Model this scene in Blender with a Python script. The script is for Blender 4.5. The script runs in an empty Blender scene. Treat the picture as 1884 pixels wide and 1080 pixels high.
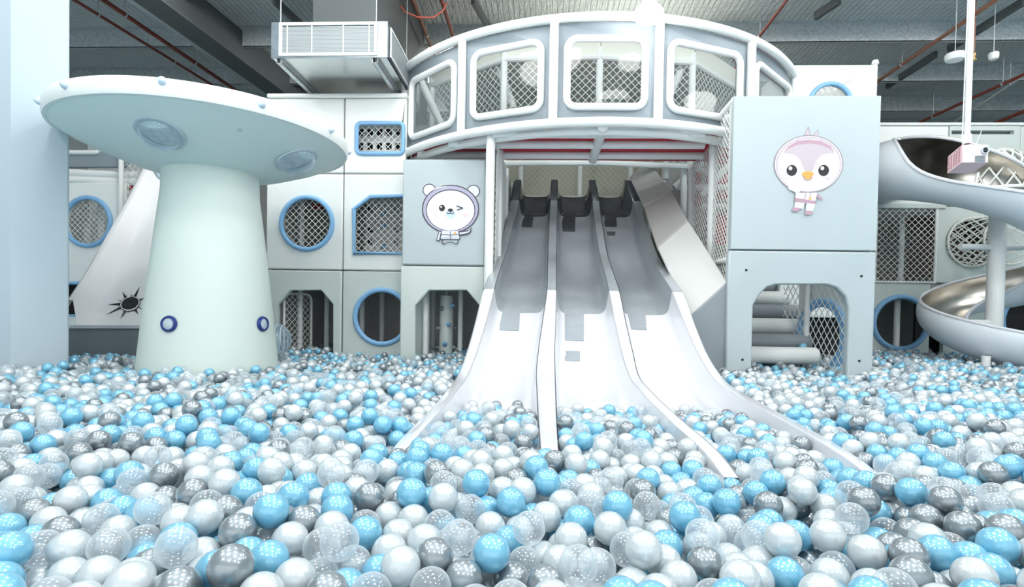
import bpy, math, random
import numpy as np
from mathutils import Vector, Matrix
from mathutils.geometry import tessellate_polygon

sc = bpy.context.scene
COL = sc.collection
PI = math.pi

# ------------------------------------------------------------------ camera
CZ = 0.89                                    # eye height over the floor of the pit
YAW, ROLL, PITCH = math.radians(3), 0.018, 0.020
FPX = 1000.0                                 # focal length in pixels of the 1884 px frame
F0 = Vector((-math.sin(YAW), math.cos(YAW), 0)); R0 = Vector((math.cos(YAW), math.sin(YAW), 0)); Z0 = Vector((0, 0, 1))
FW = (F0*math.cos(PITCH) - Z0*math.sin(PITCH)).normalized()
UP0 = (Z0*math.cos(PITCH) + F0*math.sin(PITCH)).normalized()
XC = R0*math.cos(ROLL) + UP0*math.sin(ROLL)
YC = UP0*math.cos(ROLL) - R0*math.sin(ROLL)
VP = 575 + FPX*math.tan(PITCH)               # row of the optical axis
CAM = Vector((0, 0, CZ))
cam_d = bpy.data.cameras.new('camera'); cam = bpy.data.objects.new('camera', cam_d); COL.objects.link(cam)
cam.matrix_world = Matrix((( XC.x, YC.x, -FW.x, 0), (XC.y, YC.y, -FW.y, 0), (XC.z, YC.z, -FW.z, CZ), (0, 0, 0, 1)))
cam_d.sensor_width = 36; cam_d.lens = FPX/1884*36
cam_d.shift_y = (VP - 540)/1884
cam_d.clip_start = 0.05; cam_d.clip_end = 100
sc.camera = cam
# ------------------------------------------------------------------ light and exposure
w = bpy.data.worlds.new('world'); sc.world = w; w.use_nodes = True
w.node_tree.nodes['Background'].inputs[0].default_value = (0.96, 0.98, 1.0, 1)
w.node_tree.nodes['Background'].inputs[1].default_value = 1.15
sc.view_settings.view_transform = 'Standard'; sc.view_settings.look = 'None'
sc.view_settings.gamma = 1; sc.view_settings.use_curve_mapping = False
sc.view_settings.exposure = 0.55
LAMP_E = 24.0
sc.cycles.max_bounces = 10; sc.cycles.transparent_max_bounces = 16
sc.cycles.diffuse_bounces = 4; sc.cycles.glossy_bounces = 3; sc.cycles.transmission_bounces = 4
sc.cycles.caustics_reflective = False; sc.cycles.caustics_refractive = False
sc.cycles.sample_clamp_indirect = 6
try: sc.cycles.use_denoising = True
except Exception: pass

def ray(u, v): return FW + XC*((u-942)/FPX) - YC*((v-VP)/FPX)
def PY(u, v, Y):                             # point of the plane y = Y seen at a place of the photo
    d = ray(u, v); return CAM + d*(Y/d.y)
def PZ(u, v, z): d = ray(u, v); return CAM + d*((z-CZ)/d.z)
def PP(u, v, p0, n): d = ray(u, v); return CAM + d*((p0-CAM).dot(n)/d.dot(n))
def XZ(pts, Y): return [(lambda p: (p.x, p.z))(PY(u, v, Y)) for u, v in pts]
def XatY(u, v, Y): return PY(u, v, Y).x
def CL(lat, dep, z=0): p = R0*lat + F0*dep; return Vector((p.x, p.y, z))

# ------------------------------------------------------------------ materials
MATS = {}
def mat(name, col, rough=0.5, metal=0.0, bump=0.0, bscale=8.0, coat=0.0, spec=0.5, var=0.0, emit=None, sss=0.0, aniso=None):
    if name in MATS: return MATS[name]
    m = bpy.data.materials.new(name); m.use_nodes = True
    nt = m.node_tree; b = nt.nodes['Principled BSDF']
    b.inputs['Base Color'].default_value = (*col, 1); b.inputs['Roughness'].default_value = rough
    b.inputs['Metallic'].default_value = metal; b.inputs['Coat Weight'].default_value = coat
    b.inputs['Coat Roughness'].default_value = 0.07; b.inputs['Specular IOR Level'].default_value = spec
    if emit: b.inputs['Emission Color'].default_value = (*col, 1); b.inputs['Emission Strength'].default_value = emit
    if sss:
        b.inputs['Subsurface Weight'].default_value = sss; b.inputs['Subsurface Radius'].default_value = (0.02, 0.02, 0.02)
        b.inputs['Subsurface Scale'].default_value = 1.0
    if bump or var:
        tc = nt.nodes.new('ShaderNodeTexCoord'); nz = nt.nodes.new('ShaderNodeTexNoise')
        mp = nt.nodes.new('ShaderNodeMapping'); nt.links.new(tc.outputs['Object'], mp.inputs[0]); nt.links.new(mp.outputs[0], nz.inputs['Vector'])
        if aniso: mp.inputs['Scale'].default_value = aniso
        nz.inputs['Scale'].default_value = bscale; nz.inputs['Detail'].default_value = 3
        if bump:
            bp = nt.nodes.new('ShaderNodeBump'); bp.inputs['Strength'].default_value = bump; bp.inputs['Distance'].default_value = 0.02
            nt.links.new(nz.outputs['Fac'], bp.inputs['Height']); nt.links.new(bp.outputs[0], b.inputs['Normal'])
        if var:
            rp = nt.nodes.new('ShaderNodeValToRGB')
            rp.color_ramp.elements[0].position = 0.3; rp.color_ramp.elements[1].position = 0.7
            rp.color_ramp.elements[0].color = (*[c*(1-var) for c in col], 1); rp.color_ramp.elements[1].color = (*[min(1, c*(1+var*0.6)) for c in col], 1)
            nt.links.new(nz.outputs['Fac'], rp.inputs[0]); nt.links.new(rp.outputs[0], b.inputs['Base Color'])
    MATS[name] = m; return m
def L(r, g, b):                              # sRGB 0..255 to linear
    f = lambda c: ((c/255+0.055)/1.055)**2.4 if c > 10 else c/255/12.92
    return (f(r), f(g), f(b))
def clear_mat(name, tint, refl=0.5, base=0.05, rough=0.03, body=0.08, bodycol=(0.8, 0.9, 0.95), ior=1.45):
    m = bpy.data.materials.new(name); m.use_nodes = True; nt = m.node_tree
    for n in list(nt.nodes): nt.nodes.remove(n)
    out = nt.nodes.new('ShaderNodeOutputMaterial')
    tr = nt.nodes.new('ShaderNodeBsdfTransparent'); tr.inputs[0].default_value = (*tint, 1)
    gl = nt.nodes.new('ShaderNodeBsdfGlossy'); gl.inputs['Roughness'].default_value = rough; gl.inputs[0].default_value = (1, 1, 1, 1)
    df = nt.nodes.new('ShaderNodeBsdfDiffuse'); df.inputs[0].default_value = (*bodycol, 1)
    tl = nt.nodes.new('ShaderNodeBsdfTranslucent'); tl.inputs[0].default_value = (*bodycol, 1)
    m0 = nt.nodes.new('ShaderNodeMixShader'); m0.inputs[0].default_value = 0.5; nt.links.new(df.outputs[0], m0.inputs[1]); nt.links.new(tl.outputs[0], m0.inputs[2])
    lw = nt.nodes.new('ShaderNodeLayerWeight'); lw.inputs[0].default_value = 0.5
    pw = nt.nodes.new('ShaderNodeMath'); pw.operation = 'POWER'; pw.inputs[1].default_value = 4.0; nt.links.new(lw.outputs['Facing'], pw.inputs[0])
    fr = nt.nodes.new('ShaderNodeMath'); fr.operation = 'MULTIPLY_ADD'; fr.inputs[1].default_value = refl; fr.inputs[2].default_value = base; nt.links.new(pw.outputs[0], fr.inputs[0])
    p2 = nt.nodes.new('ShaderNodeMath'); p2.operation = 'POWER'; p2.inputs[1].default_value = 2.2; nt.links.new(lw.outputs['Facing'], p2.inputs[0])
    mu = nt.nodes.new('ShaderNodeMath'); mu.operation = 'MULTIPLY_ADD'; mu.inputs[1].default_value = 0.6; mu.inputs[2].default_value = body
    nt.links.new(p2.outputs[0], mu.inputs[0])
    m1 = nt.nodes.new('ShaderNodeMixShader'); nt.links.new(mu.outputs[0], m1.inputs[0]); nt.links.new(tr.outputs[0], m1.inputs[1]); nt.links.new(m0.outputs[0], m1.inputs[2])
    m2 = nt.nodes.new('ShaderNodeMixShader'); nt.links.new(fr.outputs[0], m2.inputs[0]); nt.links.new(m1.outputs[0], m2.inputs[1]); nt.links.new(gl.outputs[0], m2.inputs[2])
    nt.links.new(m2.outputs[0], out.inputs[0]); MATS[name] = m; return m

V_WHITE = mat('white vinyl', L(236, 240, 238), 0.45, bump=0.12, bscale=3.5)
V_MINT = mat('pale mint vinyl', L(206, 216, 212), 0.45, bump=0.12, bscale=3)
V_SAUCER = mat('saucer mint vinyl', L(222, 236, 233), 0.5, bump=0.03, bscale=5)
V_TRUNK = mat('trunk mint vinyl', L(216, 228, 222), 0.5, bump=0.06, bscale=4)
V_TOWER = mat('pale blue grey vinyl', L(182, 194, 198), 0.45, bump=0.12, bscale=3)
V_GREY = mat('mid grey vinyl', L(138, 149, 157), 0.42, bump=0.15, bscale=4)
V_DGREY = mat('slate grey vinyl', L(138, 146, 152), 0.5, bump=0.1, bscale=3)
V_PAD = mat('light grey vinyl pad', L(205, 206, 204), 0.55, bump=0.05, bscale=4)
V_PAD2 = mat('darker grey vinyl pad', L(172, 173, 171), 0.55, bump=0.05, bscale=4)  # darker version of the pad grey; on the slope it paints in shade
V_RED = mat('crimson vinyl', L(196, 40, 58), 0.5)
V_INNER = mat('inner grey vinyl', L(222, 223, 220), 0.6)
TUBE = mat('white foam sleeve', L(238, 241, 240), 0.5, bump=0.12, bscale=10)
BLUE = mat('sky blue foam ring', L(134, 184, 226), 0.45, bump=0.08, bscale=12)
NET = mat('white nylon net', L(235, 237, 234), 0.7)
NETBEIGE = mat('beige nylon net', L(212, 212, 200), 0.7)
PAINT = mat('column paint', L(180, 195, 204), 0.7, bump=0.02, bscale=5)
WALLP = mat('wall paint', L(205, 207, 205), 0.8)
FLOORM = mat('pit floor mat', L(150, 190, 205), 0.7)
GLOSSW = mat('white gel coat', L(222, 224, 230), 0.16, coat=0.4)
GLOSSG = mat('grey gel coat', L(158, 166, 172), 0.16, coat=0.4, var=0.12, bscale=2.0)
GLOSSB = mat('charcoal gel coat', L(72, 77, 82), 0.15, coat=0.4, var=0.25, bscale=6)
GLOSSL = mat('bright white gel coat', L(240, 241, 243), 0.2, coat=0.4)
SPIRALW = mat('white spiral shell', L(226, 233, 240), 0.3, coat=0.2, bump=0.05, bscale=4)
STEEL = mat('brushed stainless steel', L(200, 197, 190), 0.28, metal=1.0, bump=0.15, bscale=3, var=0.3)
GALV = mat('galvanised steel', L(206, 213, 216), 0.42, metal=0.35, var=0.22, bscale=25)
DUCT = mat('duct sheet steel', L(205, 212, 212), 0.24, metal=0.9, var=0.08, bscale=2, bump=0.05)
DUCTF = mat('duct front steel', L(140, 152, 160), 0.35, metal=0.8, var=0.2, bscale=9)
BEAMD = mat('dark grey steel', L(92, 98, 100), 0.5, metal=0.2)
BEAML = mat('pale grey steel', L(176, 188, 194), 0.5, metal=0.2)
GRILL = mat('white painted metal', L(232, 236, 238), 0.4)
SLAT = mat('grey louvre blade', L(196, 204, 208), 0.4)
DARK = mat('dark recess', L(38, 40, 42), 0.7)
PIPE = mat('red sprinkler pipe', L(128, 62, 52), 0.45)
PIPEB = mat('copper brown pipe', L(150, 104, 84), 0.4)
CABLE = mat('orange cable', L(208, 98, 76), 0.5)
PINK = mat('pink painted metal', L(240, 200, 204), 0.4)
PINKW = mat('pale pink painted metal', L(244, 226, 227), 0.4)
ROPE = mat('white rope', L(226, 229, 222), 0.7)
NAVY = mat('navy plastic', L(26, 52, 128), 0.25)
LENS = mat('frosted lamp lens', L(190, 204, 214), 0.2, coat=0.5)
BULB = mat('translucent bulb cap', L(206, 222, 238), 0.15, coat=0.6)
GLASS = clear_mat('window acrylic', (0.93, 0.97, 0.97), refl=0.2, base=0.006, body=0.02, rough=0.02)
BUBBLE = clear_mat('clear bubble', (0.88, 0.95, 0.98), body=0.14, rough=0.04, bodycol=(0.75, 0.87, 0.95), ior=1.6)
LAMPM = mat('glowing lamp lens', (1, 0.98, 0.95), emit=LAMP_E)
BLK = mat('sticker black', L(26, 26, 28), 0.4)

# ------------------------------------------------------------------ mesh builder
def frame_Y(Y): return lambda a, b, n=0: Vector((a, Y+n, b))
class MB:
    def __init__(s): s.v = []; s.f = []; s.m = []; s.mi = 0
    def add(s, vs, fs):
        o = len(s.v); s.v += [tuple(x) for x in vs]; s.f += [tuple(i+o for i in f) for f in fs]; s.m += [s.mi]*len(fs); return s
    def box(s, x0, x1, y0, y1, z0, z1):
        vs = [(x, y, z) for z in (z0, z1) for y in (y0, y1) for x in (x0, x1)]
        return s.add(vs, [(0, 2, 3, 1), (4, 5, 7, 6), (0, 1, 5, 4), (2, 6, 7, 3), (0, 4, 6, 2), (1, 3, 7, 5)])
    def beam(s, p, q, w_, h, up=Z0):
        p, q = Vector(p), Vector(q); d = (q-p).normalized(); a = d.cross(up).normalized()*w_/2; b = a.cross(d).normalized()*h/2
        vs = [p-a-b, p+a-b, p+a+b, p-a+b, q-a-b, q+a-b, q+a+b, q-a+b]
        return s.add(vs, [(3, 2, 1, 0), (4, 5, 6, 7), (0, 1, 5, 4), (1, 2, 6, 5), (2, 3, 7, 6), (3, 0, 4, 7)])
    def tube(s, pts, r, n=10, closed=False, cap=True):
        pts = [Vector(p) for p in pts]; N = len(pts); rs = r if isinstance(r, (list, tuple)) else [r]*N
        vs = []; ref = None
        for i in range(N):
            a = pts[(i-1) % N] if (closed or i > 0) else pts[i]; b = pts[(i+1) % N] if (closed or i < N-1) else pts[i]
            d = (b-a).normalized()
            if ref is None: ref = d.orthogonal().normalized()
            ref = (ref - d*ref.dot(d)).normalized(); o = d.cross(ref)
            vs += [pts[i] + (ref*math.cos(t*2*PI/n) + o*math.sin(t*2*PI/n))*rs[i] for t in range(n)]
        fs = []
        for i in range(N if closed else N-1):
            j = (i+1) % N
            if closed and j == 0:                       # best twist match at the seam
                k0 = min(range(n), key=lambda k: (vs[i*n] - vs[k]).length)
            else: k0 = 0
            for t in range(n):
                t2 = (t+1) % n
                fs.append((i*n+t, i*n+t2, j*n+(t2+k0) % n, j*n+(t+k0) % n))
        if cap and not closed: fs += [tuple(range(n))[::-1], tuple((N-1)*n+t for t in range(n))]
        return s.add(vs, fs)
    def grid(s, rows, closed_u=False, flip=False):
        nr, nc = len(rows), len(rows[0]); vs = [p for r in rows for p in r]; fs = []
        for i in range(nr-1):
            for j in range(nc if closed_u else nc-1):
                k = (j+1) % nc; f = (i*nc+j, i*nc+k, (i+1)*nc+k, (i+1)*nc+j)
                fs.append(f[::-1] if flip else f)
        return s.add(vs, fs)
    def lathe(s, c, prof, n=48, axis=None, xdir=None):
        ax = Vector(axis or (0, 0, 1)).normalized(); x = Vector(xdir) if xdir else ax.orthogonal().normalized(); y = ax.cross(x)
        c = Vector(c)
        rows = [[c + ax*h + (x*math.cos(2*PI*t/n) + y*math.sin(2*PI*t/n))*r for t in range(n)] for r, h in prof]
        return s.grid(rows, closed_u=True)
    def slab(s, outer, holes, fr, t):
        """prism of a flat outline with holes, from n=0 (front) to n=t"""
        loops = [list(outer)] + [list(h) for h in holes]
        tri = tessellate_polygon([[Vector((a, b, 0)) for a, b in lp] for lp in loops])
        flat = [p for lp in loops for p in lp]; n = len(flat)
        vs = [fr(a, b, 0) for a, b in flat] + [fr(a, b, t) for a, b in flat]
        fs = [tuple(x) for x in tri] + [tuple(i+n for i in x)[::-1] for x in tri]
        o = 0
        for lp in loops:
            k = len(lp)
            for i in range(k): fs.append((o+i, o+(i+1) % k, n+o+(i+1) % k, n+o+i))
            o += k
        return s.add(vs, fs)
    def build(s, name, mats, parent=None, smooth=True, bevel=0.0, angle=40, recalc=True):
        me = bpy.data.meshes.new(name); me.from_pydata(s.v, [], s.f)
        mats = mats if isinstance(mats, (list, tuple)) else [mats]
        for m in mats: me.materials.append(m)
        if len(mats) > 1: me.polygons.foreach_set('material_index', s.m)
        if recalc:
            import bmesh
            bm = bmesh.new(); bm.from_mesh(me); bmesh.ops.recalc_face_normals(bm, faces=bm.faces); bm.to_mesh(me); bm.free()
        if smooth:
            me.polygons.foreach_set('use_smooth', [True]*len(me.polygons)); me.set_sharp_from_angle(angle=math.radians(angle))
        me.update()
        o = bpy.data.objects.new(name, me); COL.objects.link(o)
        if parent: o.parent = parent; o.matrix_parent_inverse = Matrix.Translation(-WL(parent))
        if bevel:
            b = o.modifiers.new('edge', 'BEVEL'); b.width = bevel; b.segments = 2; b.limit_method = 'ANGLE'; b.angle_limit = math.radians(50)
        return o
def WL(o):
    p = o.location.copy()
    while o.parent: o = o.parent; p = p if False else p
    return p if o.type == 'EMPTY' else Vector((0, 0, 0))
def tag(o, label=None, cat=None, group=None, kind=None):
    for k, x in (('label', label), ('category', cat), ('group', group), ('kind', kind)):
        if x: o[k] = x
    return o
def thing(name, loc, label, cat, group=None):
    o = bpy.data.objects.new(name, None); COL.objects.link(o); o.location = loc; o.empty_display_size = 0.1
    return tag(o, label, cat, group)
def struct(o): o['kind'] = 'structure'; return o

def circ(c, r, n=40, rz=None): rz = rz or r; return [(c[0]+r*math.cos(2*PI*i/n), c[1]+rz*math.sin(2*PI*i/n)) for i in range(n)]
def rrect(x0, x1, z0, z1, r, n=5, tilt=0):
    out = []
    for cx, cz, a0 in ((x1-r, z1-r, 0), (x0+r, z1-r, PI/2), (x0+r, z0+r, PI), (x1-r, z0+r, 1.5*PI)):
        out += [(cx+r*math.cos(a0+PI/2*k/n), cz+r*math.sin(a0+PI/2*k/n)) for k in range(n+1)]
    return out
def clip_line(p, d, poly):
    """part of the line p+t*d inside a convex counter-clockwise polygon"""
    t0, t1 = -99, 99
    for i in range(len(poly)):
        a, b = poly[i], poly[(i+1) % len(poly)]
        nx, nz = -(b[1]-a[1]), b[0]-a[0]             # inward normal of a ccw polygon
        den = nx*d[0]+nz*d[1]; num = nx*(a[0]-p[0])+nz*(a[1]-p[1])
        if abs(den) < 1e-9:
            if num > 0: return None
            continue
        t = num/den
        if den > 0: t0 = max(t0, t)
        else: t1 = min(t1, t)
    return (t0, t1) if t1 - t0 > 0.01 else None
def ccw(poly):
    a = sum(poly[i][0]*poly[(i+1) % len(poly)][1]-poly[(i+1) % len(poly)][0]*poly[i][1] for i in range(len(poly)))
    return poly if a > 0 else poly[::-1]
def net(poly, fr, cell=0.052, r=0.0035, name='net', parent=None, m=NET, ratio=1.0):
    poly = ccw(poly); xs = [p[0] for p in poly]; zs = [p[1] for p in poly]
    cx, cz = (min(xs)+max(xs))/2, (min(zs)+max(zs))/2; R = math.hypot(max(xs)-min(xs), max(zs)-min(zs))
    mb = MB()
    for sgn in (1, -1):
        d = Vector((1, sgn*ratio, 0)).normalized(); nrm = (-d.y, d.x)
        k = -int(R/cell)
        while k*cell < R:
            p = (cx+nrm[0]*k*cell, cz+nrm[1]*k*cell); c = clip_line(p, (d.x, d.y), poly); k += 1
            if not c: continue
            a = fr(p[0]+d.x*c[0], p[1]+d.y*c[0], 0.002*sgn); b = fr(p[0]+d.x*c[1], p[1]+d.y*c[1], 0.002*sgn)
            mb.tube([a, b], r, n=4, cap=False)
    return mb.build(name, m, parent, smooth=False, recalc=False)
def ring(path2, fr, r, m, name, parent, n=10, off=-0.01):
    return MB().tube([fr(a, b, off) for a, b in path2], r, n=n, closed=True).build(name, m, parent)
def frameplane(p, q):
    """frame on the vertical plane through p and q: a runs from p to q, b is height"""
    p, q = Vector(p), Vector(q); d = (q-p); d.z = 0; d.normalize(); nr = Vector((-d.y, d.x, 0))
    return lambda a, b, n=0: Vector((p.x, p.y, 0)) + d*a + Vector((0, 0, b)) + nr*n

# ------------------------------------------------------------------ the hall
RX0, RX1, RY0, RY1 = -9.0, 12.0, -6.5, 12.6
ZR = CZ + 3.9                                # underside of the purlins
ZT = ZR + 0.27                               # roof lining
o = struct(MB().box(RX0, RX1, RY0, RY1, -0.1, 0).build('floor', FLOORM))
def foil():
    m = bpy.data.materials.new('foil roof lining'); m.use_nodes = True; nt = m.node_tree; b = nt.nodes['Principled BSDF']
    b.inputs['Metallic'].default_value = 0.0; b.inputs['Roughness'].default_value = 0.42
    tc = nt.nodes.new('ShaderNodeTexCoord')
    def wave(direction, scale, dist):
        wv = nt.nodes.new('ShaderNodeTexWave'); wv.bands_direction = direction; wv.inputs['Scale'].default_value = scale
        wv.inputs['Distortion'].default_value = dist; wv.inputs['Detail'].default_value = 1; nt.links.new(tc.outputs['Object'], wv.inputs['Vector']); return wv
    w1, w2 = wave('X', 4.2, 0.2), wave('Y', 3.2, 0.2)
    nz = nt.nodes.new('ShaderNodeTexNoise'); nz.inputs['Scale'].default_value = 7; nz.inputs['Detail'].default_value = 5
    mp = nt.nodes.new('ShaderNodeMapping'); mp.inputs['Scale'].default_value = (4, 1, 1); nt.links.new(tc.outputs['Object'], mp.inputs[0]); nt.links.new(mp.outputs[0], nz.inputs['Vector'])
    def ramp(src, a, b_):
        r_ = nt.nodes.new('ShaderNodeMapRange'); r_.inputs[1].default_value = a; r_.inputs[2].default_value = b_; nt.links.new(src, r_.inputs[0]); return r_.outputs[0]
    g1, g2 = ramp(w1.outputs['Fac'], -0.05, 0.10), ramp(w2.outputs['Fac'], -0.15, 0.05)
    mn = nt.nodes.new('ShaderNodeMath'); mn.operation = 'MINIMUM'; nt.links.new(g1, mn.inputs[0]); nt.links.new(g2, mn.inputs[1])
    mx = nt.nodes.new('ShaderNodeMix'); mx.data_type = 'RGBA'; mx.inputs[6].default_value = (*L(170, 176, 176), 1); mx.inputs[7].default_value = (*L(240, 245, 245), 1)
    nt.links.new(mn.outputs[0], mx.inputs[0]); nt.links.new(mx.outputs[2], b.inputs['Base Color'])
    ad = nt.nodes.new('ShaderNodeMath'); ad.operation = 'MULTIPLY_ADD'; ad.inputs[1].default_value = 0.3
    nt.links.new(mn.outputs[0], ad.inputs[0]); nt.links.new(nz.outputs['Fac'], ad.inputs[2])
    bp = nt.nodes.new('ShaderNodeBump'); bp.inputs['Strength'].default_value = 0.9; bp.inputs['Distance'].default_value = 0.08
    nt.links.new(ad.outputs[0], bp.inputs['Height']); nt.links.new(bp.outputs[0], b.inputs['Normal'])
    return m
FOIL = foil()
ceil = struct(MB().box(RX0, RX1, RY0, RY1, ZT, ZT+0.1).build('ceiling', FOIL))
struct(MB().box(RX0, RX1, RY1, RY1+0.1, 0, ZT).build('wall_back', WALLP))
struct(MB().box(RX0-0.1, RX0, RY0, RY1, 0, ZT).build('wall_left', WALLP))
struct(MB().box(RX1, RX1+0.1, RY0, RY1, 0, ZT).build('wall_right', WALLP))
for Y in (1.3, 2.64, 3.97, 5.31, 6.64, 7.97, 9.30, 10.62, 11.9):
    mb = MB(); mb.box(RX0, RX1, Y-0.004, Y+0.004, ZR, ZT); mb.box(RX0, RX1, Y-0.004, Y+0.07, ZR, ZR+0.008)
    mb.box(RX0, RX1, Y-0.07, Y+0.004, ZT-0.008, ZT); mb.box(RX0, RX1, Y+0.062, Y+0.07, ZR, ZR+0.03)
    mb.build('purlin', GALV, ceil, smooth=False)
# deep dark rafter on the left (its flange pale)
def rafter(a_px, b_px, z, wd, h, name='rafter'):
    a, b = PZ(*a_px, z), PZ(*b_px, z); d = (b-a).normalized(); a = a - d*4; b = b + d*3
    s = d.cross(Z0).normalized()
    web = MB(); web.beam(a + Z0*h/2, b + Z0*h/2, 0.02, h)
    web.build(name, BEAMD, ceil, smooth=False)
    fl = MB(); fl.beam(a, b, wd, 0.02); fl.build('rafter_flange', BEAMD, ceil, smooth=False)
    return a, b, s
zb = ZR - 0.32
a, b, s = rafter((272, 0), (515, 176), zb, 0.34, 0.55)
fl = MB(); fl.beam(a - s*0.2 + Z0*0.08, b - s*0.2 + Z0*0.08, 0.10, 0.16); fl.build('rafter_side_plate', BEAML, ceil, smooth=False)
for ua, ub in (((1884, 2), (1745, 90)), ((1722, 100), (1632, 158)), ((1545, 0), (1500, 30)), ((870, 0), (905, 62)), ((505, 0), (560, 52))):
    a, b = PZ(*ua, ZR+0.06), PZ(*ub, ZR+0.06)
    MB().beam(a, b, 0.05, 0.10).build('bridging_bar', BEAMD, ceil, smooth=False)
# white painted column by the left edge
pa_, pb_ = PY(20, 600, 3.76), PY(127, 600, 4.02)
cp = [(-4.6, 3.72), pa_, pb_, (pb_.x*4.4/4.02-0.06, 4.4), (-4.6, 4.45)]
cp = [(p[0], p[1]) for p in cp]
mb = MB(); mb.slab(cp, [], lambda a, b, n=0: Vector((a, b, n)), ZT)
col = tag(mb.build('column', PAINT, smooth=False, bevel=0.012), 'tall pale blue-grey painted square column at the left edge, rising from the balls to the roof', 'column')

# ------------------------------------------------------------------ flying saucer canopy on a conical trunk
bear = math.radians(29.0); dist = 5.10
SC = CL(-math.sin(bear)*dist, math.cos(bear)*dist)
sau = thing('saucer_canopy', (SC.x, SC.y, 0), 'pale mint flying-saucer shaped canopy on a wide conical trunk in the ball pit', 'play tower')
zt, zr0, zr1 = CZ+1.075, CZ+1.32, CZ+1.44
RR = 1.06
mb = MB(); mb.lathe(SC, [(0.545, 0), (0.53, 0.25), (0.505, 0.5), (0.475, 0.8), (0.44, 1.1), (0.395, 1.5), (0.358, 1.8), (0.352, zt+0.02)], 64)
mb.build('trunk', V_TRUNK, sau)
mb = MB(); mb.lathe(SC, [(0.34, zt), (0.352, zt), (0.6, zt+0.06), (0.85, zt+0.155), (RR-0.03, zr0), (RR-0.012, zr0+0.01)], 96)
mb.build('underside', V_SAUCER, sau)
mb = MB(); mb.lathe(SC, [(RR-0.03, zr0-0.002), (RR-0.008, zr0), (RR, zr0+0.02), (RR, zr1-0.03), (RR-0.012, zr1-0.006), (RR-0.03, zr1), (0.5, zr1+0.02), (0.0005, zr1+0.03)], 96)
mb.build('rim', V_WHITE, sau)
def under(u, v):                             # point and outward normal on the cone under the saucer
    d = ray(u, v); best = None
    for i in range(1500):
        p = CAM + d*(2.8+i*0.0022); r = math.hypot(p.x-SC.x, p.y-SC.y)
        zc = np.interp(r, [0.37, 0.6, 0.85, 1.05], [zt, zt+0.06, zt+0.155, zr0])
        if p.z >= zc: best = p; break
    r = Vector((best.x-SC.x, best.y-SC.y, 0)).normalized()
    return best, (Vector((0, 0, -1)) + r*0.45).normalized()
for (u, v, rad) in ((295, 245, 0.135), (545, 294, 0.15), (236, 291, 0.13)):
    if u == 236: p = Vector((SC.x, SC.y, 0)) + Vector((-0.62, 0.38, 0)); p.z = zt+0.12; nn = (Vector((0, 0, -1))+Vector((-0.6, 0.35, 0)).normalized()*0.45).normalized()
    else: p, nn = under(u, v)
    ph = MB().lathe(p, [(rad, -0.01), (rad+0.02, 0.0), (rad+0.02, 0.012), (rad, 0.014), (rad-0.012, 0.006)], 32, axis=nn).build('porthole', LENS, sau)
    MB().lathe(p, [(rad-0.004, 0.008), (rad*0.92, 0.04), (rad*0.7, 0.075), (rad*0.4, 0.095), (0.001, 0.103)], 32, axis=nn).build('bubble_dome', BUBBLE, ph)
    MB().lathe(p, [(rad-0.01, 0.003), (0.001, 0.004)], 24, axis=nn).build('porthole_back', GALV, ph)
p, nn = under(441, 239)
MB().lathe(p, [(0.016, 0), (0.016, 0.004), (0.001, 0.006)], 12, axis=nn).build('fixing_bolt', GALV, sau)
for (ang, zz) in ((-168, .07), (-138, .07), (-111, .07), (-76, .09), (-45, .06), (-12, .07), (20, .07), (60, .07), (110, .07), (150, .07)):
    a = math.radians(ang) + YAW; c = Vector((SC.x+math.cos(a)*RR, SC.y+math.sin(a)*RR, zr0+zz)); ax = Vector((math.cos(a), math.sin(a), 0))
    MB().lathe(c, [(0.026, -0.002), (0.027, 0.006), (0.022, 0.02), (0.012, 0.029), (0.001, 0.032)], 16, axis=ax).build('rim_bulb', BULB, sau)
c = SC + Vector((-0.1, -0.55, zr1+0.02)); MB().lathe(c, [(0.03, 0), (0.034, 0.02), (0.026, 0.045), (0.001, 0.058)], 16).build('top_bulb', BULB, sau)
def trunkpt(u, v):
    d = ray(u, v)
    for i in range(3000):
        p = CAM + d*(3.2+i*0.0012); r = math.hypot(p.x-SC.x, p.y-SC.y)
        if r <= np.interp(p.z, [0, 0.25, 0.5, 0.8, 1.1, 1.5], [0.545, 0.53, 0.505, 0.475, 0.44, 0.405]): break
    return p, Vector((p.x-SC.x, p.y-SC.y, 0.03)).normalized()
for u, v in ((312, 596), (482, 596)):
    p, nn = trunkpt(u, v)
    e = MB().lathe(p, [(0.036, -0.01), (0.06, 0.0), (0.062, 0.012), (0.055, 0.024), (0.046, 0.026), (0.042, 0.018)], 28, axis=nn).build('trunk_light', NAVY, sau)
    MB().lathe(p, [(0.043, 0.016), (0.03, 0.022), (0.001, 0.024)], 24, axis=nn).build('light_lens', LENS, e)
# clear ribbed bubble beside the trunk
bp = PY(505, 625, 4.9)
bub = thing('bubble_window', bp, 'clear ribbed plastic bubble half hidden behind the right side of the mint trunk', 'bubble')
mb = MB(); mb.lathe(bp, [(0.001, 0.15), (0.07, 0.135), (0.115, 0.1), (0.142, 0.055), (0.15, 0), (0.142, -0.055), (0.115, -0.1), (0.07, -0.135), (0.001, -0.15)], 32, axis=(1, 0.2, 0.1)); mb.build('shell', BUBBLE, bub)
for h, r in ((0.0, 0.15), (0.045, 0.145), (0.085, 0.125)):
    ax = Vector((1, 0.2, 0.1)).normalized(); x = ax.orthogonal().normalized(); y = ax.cross(x)
    MB().tube([bp+ax*h+(x*math.cos(t*PI/18)+y*math.sin(t*PI/18))*r for t in range(36)], 0.004, n=6, closed=True).build('rib', BULB, bub)

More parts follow.
